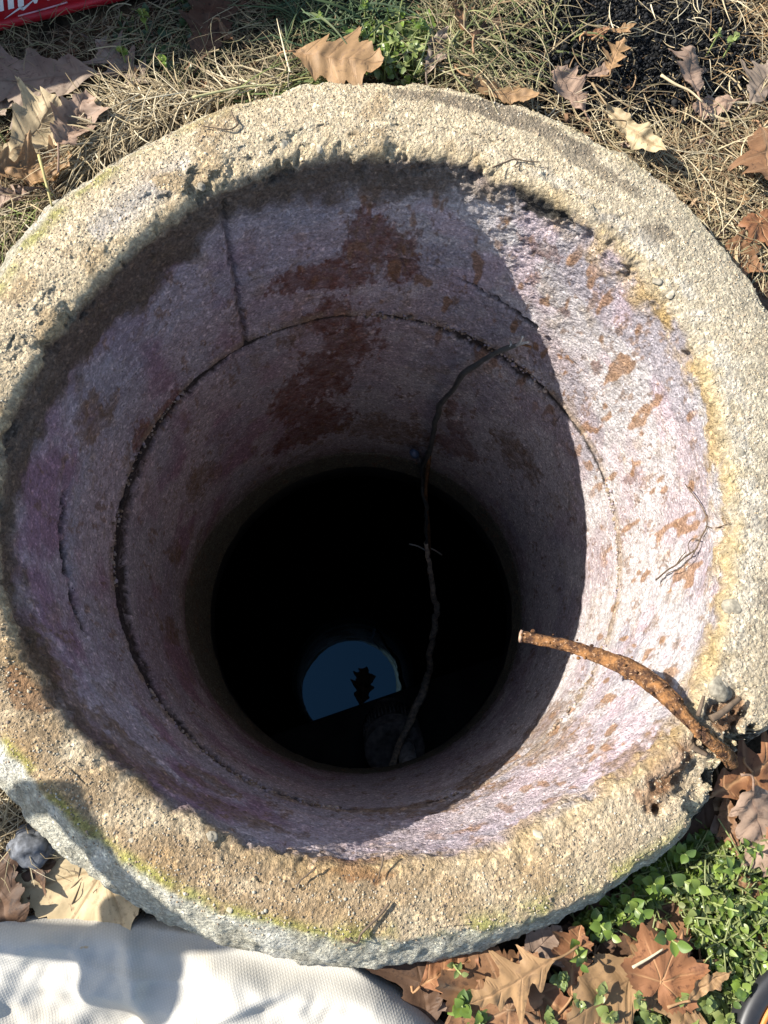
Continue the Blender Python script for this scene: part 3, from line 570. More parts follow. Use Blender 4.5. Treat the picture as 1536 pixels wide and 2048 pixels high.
def leaf_strip(tab, L, cl, cw, crk, seed, sweep=.45):
    t = np.linspace(0, 1, 64); a = np.array(tab); s = np.array([-1, -.8, -.5, -.22, -.05, 0, .05, .22, .5, .8, 1.]); r = np.random.default_rng(seed)
    wl = np.interp(t, a[:, 0], a[:, 1]) * (1 + .5 * (r.random(64) - .5)); wr = np.interp(np.clip(t + .03 * r.normal(), 0, 1), a[:, 0], a[:, 1]) * (1 + .45 * (r.random(64) - .5))
    tips = [i_ for i_ in range(1, len(tab) - 1) if tab[i_][1] > tab[i_ - 1][1] and tab[i_][1] >= tab[i_ + 1][1]]
    for W_ in (wl, wr):
        for i_ in tips: W_ *= 1 + (r.uniform(.45, 1.3) - 1) * np.exp(-((t - tab[i_][0]) / .07)**2)
    k = np.ones(3) / 3; wl = np.convolve(np.r_[wl[0], wl, wl[-1]], k, 'valid'); wr = np.convolve(np.r_[wr[0], wr, wr[-1]], k, 'valid')
    W = np.where(s[None] < 0, wl[:, None], wr[:, None]) * s[None]; X = t[:, None] + np.abs(W) * sweep + .0 * W; Y = W + .05 * np.sin(t * 3 + seed)[:, None] * t[:, None]
    vein = np.clip(1.4 - np.abs(W) / (.006 + .012 * (1 - t[:, None])), 0, 1)
    for tip in [q[0] for i, q in enumerate(tab[1:-1], 1) if q[1] > tab[i - 1][1] and q[1] >= tab[i + 1][1]]:
        vein = np.maximum(vein, np.clip(1.2 - np.abs((t[:, None] - tip) + .05 * (1 - np.abs(s[None]))) / .012, 0, 1) * .7)
    return finish_leaf(X.ravel(), Y.ravel(), vein.ravel(), grid_faces(64, 11), L, cl, cw, crk, seed, 5)
def leaf_fan(tab, L, cl, cw, crk, seed):
    ph = np.linspace(-180, 180, 121); a = np.array(tab); r = np.random.default_rng(seed); rad = np.interp(np.abs(ph), a[:, 0], a[:, 1]) * (1 + .16 * (r.random(121) - .5)); rad[0] = rad[-1] = .05
    q = np.array([.0, .12, .26, .42, .58, .74, .88, 1.]); RR = q[:, None] * rad[None]; A = np.radians(ph)[None] * np.ones((8, 1))
    X = RR * np.cos(A) * .75 + .22; Y = RR * np.sin(A) * .75
    vein = np.zeros_like(RR)
    for lob in (0, 47, -47, 104, -104): vein = np.maximum(vein, np.clip(1.35 - np.abs(np.radians(ph - lob))[None] * RR / (.016 - .008 * q[:, None]), 0, 1))
    return finish_leaf(X.ravel(), Y.ravel(), vein.ravel(), grid_faces(8, 121), L, cl, cw, crk, seed, None)
def finish_leaf(X, Y, vein, F, L, cl, cw, crk, seed, mid):
    P0 = np.c_[X, Y, X * 0 + seed * .37]; Zc = (fbm(P0, 3.2, seed, 3) - .5) * crk * .8 + (fbm(P0, 9, seed + 5, 2) - .5) * crk * .28 + np.clip(np.abs(Y) - .16, 0, 1)**1.5 * (fbm(P0, 2.2, seed + 9, 2) - .35) * 1.6
    x = X - .45; y = Y.copy(); z = Zc.copy()
    if abs(cw) > 1e-3: z = z * np.cos(cw * y) + (1 - np.cos(cw * y)) / cw; y = np.sin(cw * y) / cw
    if abs(cl) > 1e-3: x, z = np.sin(cl * x) / cl - z * np.sin(cl * x), (1 - np.cos(cl * x)) / cl + z * np.cos(cl * x)
    V = np.c_[x, y, z] * L; n = len(V); th = np.array([0, 0, -.00045])
    return np.vstack([V, V + th]), [F, F[:, ::-1] + n], np.r_[vein, vein]
def put_leaf(u, v, L, rot, kind, tone, label, cl=.5, cw=.8, crk=.28, tilt=(0, 0), dz=.006, stem=True, z=None, name='fallen_leaf', cat='leaf', group='fallen leaves around the shaft'):
    seed = int(u * 7 + v * 3 + 11) % 9973
    if kind == 'syc': V, F, ve = leaf_fan(SYC, L, cl, cw, crk, seed)
    else: V, F, ve = leaf_strip({'oak': OAK, 'wide': WIDE, 'lan': LAN}[kind], L, cl, cw, crk, seed)
    p = at(u, v, z) if z is not None else g_at(u, v, dz)
    M = np.array((Euler((R(tilt[0]), R(tilt[1]), 0)).to_matrix())); Rz = np.array(Matrix.Rotation(R(rot), 3, 'Z'))
    W = (Rz @ M @ V.T).T
    zmin = W[:, 2].min()
    root = empty(name, (p[0], p[1], p[2] + (-zmin if z is None else 0)), label, cat, group)
    mesh('blade', W, F, LM[tone], root, attrs={'vein': ve})
    if stem:
        n2 = len(V) // 2; i0 = 5 if kind != 'syc' else 0
        b = W[i0]; d = Rz @ M @ np.array([-1, random.uniform(-.5, .5), 0.0]); q = np.array([b - d * .02 * L, b + d * L * .12 + [0, 0, -.002], b + d * L * .26 + np.array([random.uniform(-.01, .01), random.uniform(-.01, .01), -.004])])
        Vs, Fs = tube(spline(q, 7), [.0011, .0010, .0009, .0009, .0009, .001, .0014], 6); mesh('leaf_stalk', Vs, Fs, LM[tone], root, attrs={'vein': np.ones(len(Vs))})
    return root
LEAVES = [
 (95, 168, .115, 185, 'wide', 'grey', 'big greyish dead leaf in shade below the red case', .15, -.35, .18, (0, 0), .004),
 (250, 138, .075, 140, 'oak', 'grey', 'sharp lobed grey-brown leaf in shade right of the big greyish one', .2, .3, .18, (0, 0), .004),
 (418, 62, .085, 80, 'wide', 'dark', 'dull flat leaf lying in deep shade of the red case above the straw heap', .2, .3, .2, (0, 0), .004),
 (452, 70, .03, 300, 'lan', 'brown', 'tiny curled scrap in shade beside the dull flat leaf', .8, 1., .3, (0, 0), .006),
 (665, 132, .088, -14, 'wide', 'tan', 'sunlit tan oak leaf on the grass at the top edge of the ring', .5, -.7, .25, (10, -6), .014),
 (62, 282, .085, 60, 'wide', 'pale', 'pale sunlit leaf lying tilted at the far left above the straw', .5, .9, .22, (14, 0), .010),
 (150, 268, .075, 75, 'wide', 'pink', 'curled leaf with two cupped flaps beside the straw heap', 1.2, 2.6, .4, (15, 10), .014),
 (62, 352, .09, 10, 'oak', 'tan', 'crumpled tan leaf below the pale one at the left edge', 1.8, 2.6, .5, (0, 10), .010),
 (28, 395, .05, 200, 'lan', 'pink', 'small rolled leaf under the crumpled tan leaf', 1., 2.0, .4, (0, 0), .006),
 (8, 205, .05, 250, 'wide', 'grey', 'half hidden grey leaf at the left edge under the red case', .6, 1., .3, (0, 0), .006),
 (925, 48, .075, 95, 'lan', 'brown', 'brown leaf standing upright in the dry grass at the top', .5, 1.4, .3, (35, 0), .010),
 (962, 78, .05, 40, 'lan', 'dark', 'dark folded leaf leaning against the upright brown leaf', .5, 1.4, .3, (30, 0), .010),
 (1000, 190, .075, -15, 'lan', 'tan', 'arched tan leaf at the upper edge of the ring', 1.6, -1.6, .3, (0, 0), .012),
 (868, 120, .055, 70, 'lan', 'grey', 'dry crumpled grey leaf beside the green weeds', .7, 2.2, .6, (20, 0), .012),
 (1140, 190, .055, 120, 'wide', 'pink', 'dusty leaf in the straw below the black soil heap', .5, .8, .3, (10, 0), .008),
 (1187, 72, .03, 20, 'lan', 'orange', 'small orange scrap on the left of the black soil', .6, .8, .4, (0, 0), .016),
 (1240, 62, .03, 15, 'lan', 'tan', 'narrow tan scrap on top of the black soil', .6, 1.2, .3, (0, 0), .022),
 (1228, 118, .04, 70, 'oak', 'tan', 'torn lobed tan piece on the black soil edge', .5, .6, .3, (0, 0), .018),
 (1198, 148, .035, 20, 'lan', 'pink', 'narrow dusty piece below the torn one on black soil', .8, 1.2, .3, (0, 0), .012),
 (1375, 165, .055, 95, 'wide', 'pink', 'triangular brown leaf standing right of the black soil', .5, -1.4, .3, (20, 0), .010),
 (1428, 215, .05, 195, 'wide', 'pink', 'pinkish flat leaf below the triangular one', .4, -.8, .25, (0, 0), .006),
 (1262, 268, .078, -48, 'lan', 'pale', 'bright pale folded leaf on the straw at upper right', .9, 4.2, .6, (30, 0), .016),
 (1522, 318, .08, 265, 'wide', 'brown', 'large brown leaf at the right edge beyond the straw', .5, -1.1, .25, (0, -10), .016),
 (1490, 385, .045, 250, 'lan', 'tan', 'rolled tan strip under the large brown leaf at right', .6, 2., .3, (0, 0), .006),
 (1524, 465, .040, 285, 'syc', 'orange', 'orange leaf at the right edge with dark blotches', .4, -.5, .3, (0, 0), .014),
 (1482, 525, .044, 330, 'syc', 'brown', 'reddish brown leaf by the right side of the ring', .4, .6, .3, (0, 0), .008),
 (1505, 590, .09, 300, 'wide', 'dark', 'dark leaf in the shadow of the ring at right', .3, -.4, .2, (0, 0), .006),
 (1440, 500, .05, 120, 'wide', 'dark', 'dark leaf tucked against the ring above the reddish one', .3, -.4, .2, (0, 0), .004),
 (1515, 180, .06, 60, 'wide', 'grey', 'grey leaf at the upper right edge', .4, -.6, .3, (0, 0), .008),
 (148, 1752, .108, 192, 'syc', 'pale', 'broad tan leaf between the ring and the white canvas', .15, -.3, .14, (0, 0), .0),
 (5, 1800, .08, 110, 'wide', 'dark', 'dark brown leaf at the lower left edge', .4, .8, .3, (0, 0), .006),
 (30, 1745, .06, 20, 'wide', 'dark', 'shaded brown leaf beneath the dark rock', .4, .8, .3, (0, 0), .002),
 (1030, 1952, .070, 205, 'oak', 'tan', 'tan lobed leaf lying over darker ones below the ring', .3, -.5, .2, (0, 4), .030),
 (1145, 1925, .05, 80, 'wide', 'orange', 'reddish piece of leaf lit between shadows below the ring', .3, .4, .2, (0, 0), .014),
 (1070, 1905, .05, 45, 'wide', 'pink', 'pinkish leaf piece half in shade behind the tan lobed leaf', .3, .4, .2, (0, 0), .012),
 (1332, 1925, .058, 60, 'syc', 'orange', 'orange-brown leaf with pale veins under the green weeds', .35, -.5, .2, (0, 0), .022),
 (1245, 1965, .095, 200, 'wide', 'tan', 'large torn tan leaf with dark freckles below the ring', .3, -.4, .22, (0, 0), .012),
 (965, 1990, .082, 160, 'syc', 'brown', 'large brown leaf mostly shaded beside the canvas', .4, -.6, .22, (0, 0), .010),
 (890, 1938, .05, 30, 'wide', 'orange', 'small orange leaf peeping from under the ring', .6, .9, .3, (0, 0), .010),
 (1020, 2035, .08, 170, 'wide', 'brown', 'flat brown leaf at the bottom edge', .3, .3, .2, (0, 0), .012),
 (1110, 2005, .075, 330, 'lan', 'orange', 'long orange leaf running down towards the bottom edge', .4, .5, .2, (0, 0), .012),
 (1365, 2020, .07, 240, 'oak', 'tan', 'tan lobed leaf at the bottom beside light green rosettes', .4, .5, .3, (0, 0), .010),
 (1210, 1875, .11, 20, 'wide', 'dark', 'dark leaf in the ring shadow beneath small weeds', .2, .2, .15, (0, 0), .002),  # given the darkest leaf tone
 (1310, 1900, .10, 80, 'wide', 'brown', 'brown leaf under the chickweed right of the dark one', .3, .3, .2, (0, 0), .002),
 (1492, 1548, .085, 25, 'oak', 'orange', 'orange-brown lobed leaf by the end of the rusty bar', .5, -.8, .22, (0, 0), .022),
 (1502, 1640, .075, 290, 'wide', 'pink', 'curled pinkish leaf below the orange-brown one at right', .8, -1.5, .3, (0, 15), .018),
 (1530, 1600, .06, 300, 'wide', 'orange', 'reddish leaf end at the right edge under the lobed one', .5, -.6, .2, (0, 0), .022),
 (1455, 1640, .05, 275, 'lan', 'brown', 'narrow brown leaf hanging beside the curled pinkish one', .9, 1.3, .3, (15, 0), .012),
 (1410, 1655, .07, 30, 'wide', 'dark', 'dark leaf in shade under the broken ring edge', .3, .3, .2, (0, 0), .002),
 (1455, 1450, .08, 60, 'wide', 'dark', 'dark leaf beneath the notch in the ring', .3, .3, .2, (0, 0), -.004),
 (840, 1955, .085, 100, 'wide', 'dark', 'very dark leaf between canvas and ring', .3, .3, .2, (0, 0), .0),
 (1530, 1860, .05, 80, 'wide', 'orange', 'small orange leaf at the right edge in the weeds', .5, .6, .3, (0, 0), .012),
 (1500, 1775, .05, 330, 'lan', 'brown', 'narrow reddish leaf among chickweed at right', .5, .9, .3, (0, 0), .014),
 (1410, 1970, .04, 30, 'lan', 'tan', 'small rolled tan leaf lying on light green weeds', .8, 2., .3, (0, 0), .028),
]
for L in LEAVES: put_leaf(*L)
bag = Bag(); SC = [(.26, .15, .08), (.20, .11, .06), (.32, .22, .13), (.14, .08, .05), (.28, .20, .15)]
def scraps(n, samp, size):
    for k in range(n):
        x, y = samp(); m_ = random.randint(5, 8); a = np.sort(np.random.default_rng(k * 13 + n).random(m_)) * 2 * math.pi; r = np.array([random.uniform(.4, 1) for _ in range(m_)]); s_ = random.uniform(*size)
        Q = np.c_[np.cos(a) * r * random.uniform(.6, 1.4), np.sin(a) * r, np.array([random.gauss(0, .22) for _ in range(m_)])] * s_; Q = np.vstack([Q * .5 + [0, 0, random.uniform(-.2, .3) * s_], Q]); E_ = np.array(Euler((random.gauss(0, .35), random.gauss(0, .35), random.random() * 6)).to_matrix()); Q = (E_ @ Q.T).T + np.array([x, y, float(ground_z(x, y)) + random.uniform(-.002, .010)])
        i = np.arange(m_); j = (i + 1) % m_; c = np.array(random.choice(SC)) * random.uniform(.7, 1.2); bag.add(Q, [np.c_[i, j, j + m_, i + m_], np.array([[0, p_, p_ + 1] for p_ in range(1, m_ - 1)])], c)
scraps(130, poly_sampler([(930, 170), (1150, 200), (1400, 150), (1580, 150), (1580, 640), (1420, 480), (1150, 270)], .004), (.004, .012))
scraps(60, poly_sampler([(-100, 120), (300, 60), (420, 180), (150, 330), (-100, 520)], .004), (.004, .012))
scraps(70, poly_sampler([(860, 1930), (1080, 1880), (1250, 1800), (1420, 1920), (1380, 2080), (900, 2080)], .004), (.006, .016))
scraps(40, poly_sampler([(1430, 1450), (1580, 1420), (1580, 1720), (1440, 1700)], .004), (.006, .016))
tag(bag.build('leaf_litter', vcol_mat('leaf_scraps', .7, .3, 120, .3, .2), smooth=False), kind='stuff')
# one leaf afloat on the tank water, seen against the reflected sky
fl = put_leaf(728, 1376, .135, 80, 'wide', 'dark', 'black curled leaf floating on the water in the reflected sky', .7, -1.4, .5, (0, 0), z=ZW + .012, cat='leaf', group=None)

# ------------------------------------------------------------------ weeds
M_WEED = vcol_mat('weed_leaf', .38, .5, 90, .18, .30); M_STEM = flat_mat('weed_stem', (.22, .26, .09), .6, .3)
def weed_leaf(wid, fold, bend, seed=0, lob=0.0):
    t = np.linspace(0, 1, 8); s = np.array([-1, -.5, 0, .5, 1]); w_ = wid * np.sin(np.pi * np.clip(t, .015, 1)**.75)**.8 * (1 + lob * np.cos(t * 26)) ; w_[-1] = .004
    X = t[:, None] + 0 * s; Y = w_[:, None] * s; Z = fold * np.abs(Y) + bend * (t[:, None] - .3)**2 * -1
    return np.c_[X.ravel(), Y.ravel(), Z.ravel()], grid_faces(8, 5)
WL = []
for k, (wd, fo, be, lo) in enumerate([(.34, .35, .35, 0), (.42, .25, .2, 0), (.30, .5, .5, 0), (.46, .15, .3, .10)]):
    V, F = weed_leaf(wd, fo, be, k, lo); WL.append((V, F))
GREENS = [(.15, .22, .035), (.115, .18, .032), (.19, .255, .05), (.09, .145, .04)]; LIGHT = [(.20, .25, .075), (.17, .22, .07), (.235, .27, .095)]
def weed_data(k, col):
    V, F = WL[k]; c = np.tile(np.array(col), (len(V), 1)) * (1 + .25 * (V[:, 0:1] - .5)); o = mesh('leaf', V, F, M_WEED, cols={'Col': c}); d = o.data; bpy.data.objects.remove(o); return d
WD = {('g', k, j): weed_data(k, c) for k in range(4) for j, c in enumerate(GREENS)}; WD.update({('l', k, j): weed_data(k, c) for k in range(4) for j, c in enumerate(LIGHT)})
def weed(u, v, n, size, tone, label, h=.03, lean=(0, 0), kinds=(0, 1), rosette=False, k_=.68, dz=.012, group='low weeds beside the ring'):
    p = g_at(u, v, dz); root = empty('weed', p, label, 'weed', group)
    st = np.array([[0, 0, -.015], [lean[0] * .4, lean[1] * .4, h * .5], [lean[0], lean[1], h]]); P = spline(st, 8); V, F = tube(P, np.linspace(.0011, .0007, 8), 6); mesh('stem', V, F, M_STEM, root)
    az0 = random.random() * 6.28; K = len(GREENS if tone == 'g' else LIGHT)
    for i in range(n):
        f = (i // 2 + 1) / math.ceil(n / 2); q = P[min(7, int((.35 + .65 * f) * 7))] if not rosette else P[-1] + np.array([0, 0, -.001 * (n - i)])
        az = az0 + (i % 2) * math.pi + (i // 2) * (math.pi / 2 if not rosette else .55) + random.gauss(0, .25); s = size * k_ * random.uniform(.75, 1.1) * ((1.1 - .35 * f) if not rosette else (.55 + .5 * (n - i) / n))
        o = bpy.data.objects.new('leaf', WD[(tone, random.choice(kinds), random.randrange(K))]); link(o, root); o.location = q
        o.rotation_euler = Euler((random.gauss(0, .25), -random.uniform(.05, .75) * (1 if not rosette else (.25 + i / n)), az)); o.scale = (s, s, s)
WEEDS = [
 (1318, 1862, 5, .020, 'g', 'bright green five-leaved seedling standing over the orange-brown leaf', .035, (0, 0), (1, 0)),
 (1355, 1758, 6, .019, 'g', 'chickweed sprig with one leaf half in sun at the ring shadow edge', .03, (.004, 0), (1,)),
 (1435, 1725, 6, .016, 'g', 'upright chickweed with pointed leaf left of the white seed heads', .035, (-.004, 0), (0, 2)),
 (1240, 1790, 8, .017, 'g', 'shaded chickweed hugging the underside of the ring, highest of three', .02, (.01, -.01), (1,)),
 (1180, 1830, 8, .016, 'g', 'shaded chickweed in the middle along the ring edge', .02, (.01, -.01), (1,)),
 (1145, 1878, 6, .018, 'g', 'shaded sprig lowest along the ring on the dark leaf', .02, (0, -.012), (1, 0)),
 (1285, 1750, 8, .017, 'g', 'dark chickweed tuft below the right flank of the ring', .022, (.006, -.006), (1, 0)),
 (1340, 1700, 8, .016, 'g', 'dim chickweed under the broken corner of the ring', .022, (.004, .0), (1, 0)),
 (1480, 1690, 6, .014, 'g', 'pale tipped chickweed beneath the curled pinkish leaf', .03, (0, 0), (0, 2)),
 (1515, 1730, 8, .013, 'l', 'light green sprig at the right edge above the chickweed mat', .03, (0, 0), (0,)),
 (1500, 1800, 6, .014, 'g', 'chickweed beside the narrow reddish leaf at right', .03, (0, 0), (1,)),
 (1410, 1800, 7, .013, 'g', 'forked chickweed in the middle of the sunny mat', .038, (.01, 0), (0, 2)),
 (1115, 1950, 9, .013, 'l', 'small rosette on the long orange leaf', .016, (0, 0), (3, 1), True),
 (1150, 1995, 10, .012, 'l', 'rosette right below the small one at the bottom', .014, (0, 0), (3, 1), True),
 (1190, 1975, 6, .014, 'l', 'round-leaved weed on the freckled tan leaf', .018, (0, 0), (3, 1), True),
 (1210, 2020, 8, .015, 'l', 'round-leaved weed at the bottom edge below the freckled leaf', .016, (0, 0), (3, 1), True),
 (1265, 1985, 7, .014, 'l', 'three-tiered pale weed under the freckled leaf tip', .02, (0, 0), (3, 1), True),
 (1290, 2025, 10, .013, 'l', 'tight rosette at the bottom between two pale weeds', .014, (0, 0), (3,), True),
 (1095, 2035, 9, .014, 'l', 'pale rosette beside the flat brown leaf at the bottom', .014, (0, 0), (3, 1), True),
 (920, 2000, 8, .018, 'g', 'dark green weed in the canvas shadow', .014, (0, 0), (3, 1), True),
 (955, 2035, 8, .018, 'g', 'dark green weed at the bottom beside the canvas corner', .012, (0, 0), (3, 1), True),
 (900, 1920, 5, .010, 'l', 'tiny sprout just under the ring edge by the orange leaf', .02, (.006, -.004), (0,)),
 (1400, 1995, 11, .016, 'l', 'yellowish rosette near the rolled tan leaf', .018, (0, 0), (3, 1), True),
 (1440, 2030, 11, .017, 'l', 'yellowish rosette near the black lid', .018, (0, 0), (3, 1), True),
 (1460, 1960, 9, .015, 'g', 'bright weed between chickweed mat and black lid', .022, (0, 0), (1, 3), True),
 (1345, 1985, 8, .014, 'l', 'pale weed on the stem end of the freckled leaf', .018, (0, 0), (3, 1), True),
 (790, 105, 10, .012, 'l', 'pale weed in the sunny green patch above the ring, left end', .022, (0, 0), (1, 3), True),
 (825, 125, 10, .012, 'l', 'pale weed in the sunny green patch above the ring, right end', .022, (0, 0), (1, 3), True),
 (770, 140, 9, .011, 'l', 'pale weed closest to the ring beside the sunlit oak leaf', .02, (0, 0), (1, 3), True),
 (840, 75, 9, .012, 'g', 'weed at the shade edge of the top green patch', .02, (0, 0), (1, 3), True),
 (8, 280, 8, .010, 'g', 'bright tiny weed at the far left edge', .03, (0, 0), (0, 1), True),
 (1455, 100, 6, .013, 'l', 'single pale green sprout right of the black soil', .018, (0, 0), (3,), True),
 (1425, 90, 7, .009, 'l', 'finely leaved sprout beside the pale one near black soil', .018, (0, 0), (0,), True),
 (248, 115, 6, .010, 'g', 'small round-leaved weed between the two grey leaves', .012, (0, 0), (1,), True),
 (290, 45, 8, .012, 'g', 'shaded clover-like weed next to the red case', .014, (0, 0), (1,), True),
 (330, 135, 6, .011, 'g', 'shaded weed right of the sharp lobed leaf', .012, (0, 0), (1,), True),
 (640, 50, 8, .010, 'g', 'shaded weed in the dark green grass at the top', .014, (0, 0), (1,), True),
 (730, 30, 9, .012, 'g', 'shaded weed clump at the top right of the grass', .016, (0, 0), (1, 3), True),
 (1345, 430, 3, .010, 'l', 'single yellow-green leaflet at the right of the ring edge', .01, (0, 0), (3,), True),
]
for W in WEEDS: weed(*W)
def mat_of_weeds(name, n, samp, size, cols, hmax, kinds=(0, 1, 2)):
    bag = Bag()
    for k in range(n):
        x, y = samp(); V, F = WL[random.choice(kinds)]; s = random.uniform(*size); Q = np.array(Euler((random.gauss(0, .5), random.gauss(-.25, .5), random.random() * 6.28)).to_matrix())
        c = np.array(random.choice(cols)) * random.uniform(.7, 1.2); z = float(ground_z(x, y)) + hmax * random.random()**.8 - .006
        bag.add((Q @ (V * s).T).T + np.array([x, y, z]), F, c)
        if k % 5 == 0:
            P = np.array([[x, y, z - .01], [x + random.gauss(0, .006), y + random.gauss(0, .006), z + .002], [x + random.gauss(0, .012), y + random.gauss(0, .012), z + random.uniform(-.004, .006)]])
            Vt, Ft = tube(spline(P, 5), .0007, 4, False); bag.add(Vt, Ft, (.24, .27, .10))
    return tag(bag.build(name, M_WEED), kind='stuff')
mat_of_weeds('chickweed', 4200, poly_sampler([(1330, 1760), (1420, 1690), (1600, 1640), (1600, 2060), (1480, 2080), (1430, 1960), (1370, 1860)], .0), (.0035, .0085), GREENS + [(.17, .22, .05), (.22, .27, .09), (.26, .29, .12)], .028)
mat_of_weeds('chickweed', 800, poly_sampler([(1150, 1850), (1250, 1770), (1370, 1680), (1420, 1650), (1420, 1720), (1330, 1790), (1200, 1870)], .0), (.006, .011), GREENS, .016, (1, 0))
mat_of_weeds('speedwell', 420, poly_sampler([(1340, 2000), (1410, 1930), (1480, 1990), (1470, 2090), (1330, 2090)], .0), (.007, .012), LIGHT, .018, (1, 3))
mat_of_weeds('speedwell', 130, poly_sampler([(1060, 2080), (1090, 1990), (1190, 2020), (1320, 1990), (1330, 2090)], .0), (.006, .011), LIGHT, .010, (1, 3))
mat_of_weeds('speedwell', 420, poly_sampler([(700, 60), (860, 40), (880, 110), (830, 175), (740, 165), (690, 100)], .003), (.005, .010), LIGHT + GREENS[:2], .022, (1, 3, 0))
mat_of_weeds('clover', 170, poly_sampler([(220, 60), (380, -40), (480, 20), (420, 130), (260, 170)], .003), (.005, .010), [(.075, .125, .05), (.06, .10, .045)], .010, (1,))

# ------------------------------------------------------------------ white canvas cloth
def build_cloth():
    edge = np.array([at(u, v, -.045)[:2] for u, v in [(-330, 1850), (-150, 1842), (0, 1838), (130, 1838), (260, 1842), (400, 1858), (560, 1880), (660, 1902), (760, 1968), (850, 2030), (930, 2110), (980, 2230)]])
    E3 = spline(np.c_[edge, np.zeros(len(edge))], 260)[:, :2]; nv = 170; depth = .42; T = np.gradient(E3, axis=0); T /= np.linalg.norm(T, axis=1)[:, None]
    for _ in range(60): T = (np.roll(T, 1, 0) + T + np.roll(T, -1, 0)) / 3; T[0] = T[1]; T[-1] = T[-2]
    N = np.c_[T[:, 1], -T[:, 0]]; N = N * .45 + np.array([-.12, -.55]); N /= np.linalg.norm(N, axis=1)[:, None]
    v = np.linspace(0, 1, nv)**1.25 * depth; XY = E3[None] + N[None] * v[:, None, None]; P = np.c_[XY.reshape(-1, 2), np.zeros(nv * 260)]; vv = np.repeat(v, 260)
    x, y = P[:, 0], P[:, 1]; z = ground_z(x, y) - .012
    z += .036 * np.sqrt(np.clip(1 - np.clip(1 - vv / .020, 0, 1)**2, 0, 1))
    q = np.c_[x * 1.0 + y * .6, y * 1.3 - x * .35, 0 * x]
    fl = fbm(q, 9, 81, 3); rid = 1 - np.abs(2 * fbm(q * np.array([.7, 1.5, 1]), 8, 82, 2) - 1); am = np.clip(vv / .03, 0, 1)
    z += am * ((fl - .5) * .050 + (rid - .7) * .026 + (fbm(q, 24, 86, 3) - .5) * .016) + (fbm(P, 90, 83, 2) - .5) * .0016
    cre = np.exp(-((y + .40 + .10 * (x + .3) - .012 * np.sin(x * 22)) / .012)**2); z += am * cre * .010 + am * .006 * np.exp(-((y + .46 - .35 * (x + .25)) / .006)**2) + am * .007 * np.exp(-((x + .16 + .3 * (y + .45)) / .008)**2)
    z += am * .014 * np.exp(-((x + .36) / .05)**2) * sst(.0, .05, vv)
    z = np.minimum(z, ground_z(x, y) + .05)
    rr_ = np.hypot(x, y); roo = per(RO, np.degrees(np.arctan2(y, x))); kk = sst(.026, .004, rr_ - roo); z = z * (1 - kk) + np.minimum(z, -.048) * kk
    P[:, 2] = z
    t = NT('white_canvas'); uv = t.n('ShaderNodeTexCoord').outputs['Object']; mp = t.n('ShaderNodeMapping'); mp.inputs['Rotation'].default_value = (0, 0, R(-22)); t.l(uv, mp.inputs[0])
    w1 = t.n('ShaderNodeTexWave', bands_direction='X'); w2 = t.n('ShaderNodeTexWave', bands_direction='Y')
    for w_ in (w1, w2): w_.inputs['Scale'].default_value = 165; w_.inputs['Distortion'].default_value = 1.2; w_.inputs['Detail Scale'].default_value = 3; t.l(mp.outputs[0], w_.inputs[0])
    wv = t.math('MULTIPLY', w1.outputs['Fac'], w2.outputs['Fac']); st = t.noise(14, 4, .6, uv); s2 = t.noise(48, 3, .5, uv)
    c = t.mix(wv, (.45, .43, .38), (.50, .48, .43)); c = t.mix(t.ramp(st.outputs[0], .58, .74).outputs[0], c, (.55, .49, .39)); c = t.mix(t.ramp(s2.outputs[0], .72, .76).outputs[0], c, (.42, .27, .10)); s3 = t.noise(95, 2, .5, uv); c = t.mix(t.ramp(s3.outputs[0], .76, .79).outputs[0], c, (.10, .08, .06))
    m = t.fin(c, .9, .15, t.bump(t.math('ADD', t.math('MULTIPLY', wv, .6), t.math('MULTIPLY', t.noise(420, 3, .6, uv).outputs[0], .8)), .34, .0007))
    return tag(mesh('drop_cloth', P, grid_faces(nv, 260)[:, ::-1], m), 'bunched white canvas drop cloth on the ground at lower left', 'cloth')
cloth = build_cloth()

# ------------------------------------------------------------------ rusty bar, cable, twigs, stones
t = NT('rusty_iron'); co = t.n('ShaderNodeTexCoord').outputs['Object']; a = t.noise(75, 6, .7, co); b = t.noise(380, 3, .6, co)
c = t.mix(t.ramp(a.outputs[0], .42, .60).outputs[0], (.055, .028, .017), (.28, .135, .05)); c = t.mix(t.ramp(b.outputs[0], .58, .7).outputs[0], c, (.42, .26, .15))
M_RUST = t.fin(c, .9, .2, t.bump(t.math('ADD', a.outputs[0], b.outputs[0]), .9, .0035))
barp = [(1040, 1272, -.085, .0070), (1062, 1276, -.082, .0074), (1110, 1286, -.074, .0076), (1160, 1299, -.064, .0080), (1215, 1318, -.050, .0098), (1262, 1338, -.036, .0112), (1305, 1368, -.020, .0110), (1340, 1400, -.004, .0098), (1352, 1414, .002, .0088), (1375, 1440, .008, .0066), (1405, 1470, .011, .0062), (1432, 1493, .008, .0070), (1452, 1511, .001, .0078), (1464, 1528, -.006, .0076)]
Pb = spline([np.r_[at(u, v, z), r] for u, v, z, r in barp], 110); V, F = tube(Pb[:, :3], Pb[:, 3] * .68, 18, True, .22, 5)
bar = empty('rusty_bar', Pb[40, :3], 'bent rusty iron bar lying across the rim and jutting over the hole', 'iron bar')
o = mesh('shank', V - Pb[40, :3], F, M_RUST, bar)
bagf = Bag()
for k in range(36):
    i = random.randrange(3, 104); Vb, Fb = lump(random.uniform(.0010, .0024), 300 + k, 1, .6, .5); d = RNG.normal(size=3); d /= np.linalg.norm(d); d[2] = abs(d[2]); bagf.add(Vb + Pb[i, :3] + d * Pb[i, 3] * .95 - Pb[40, :3], Fb)
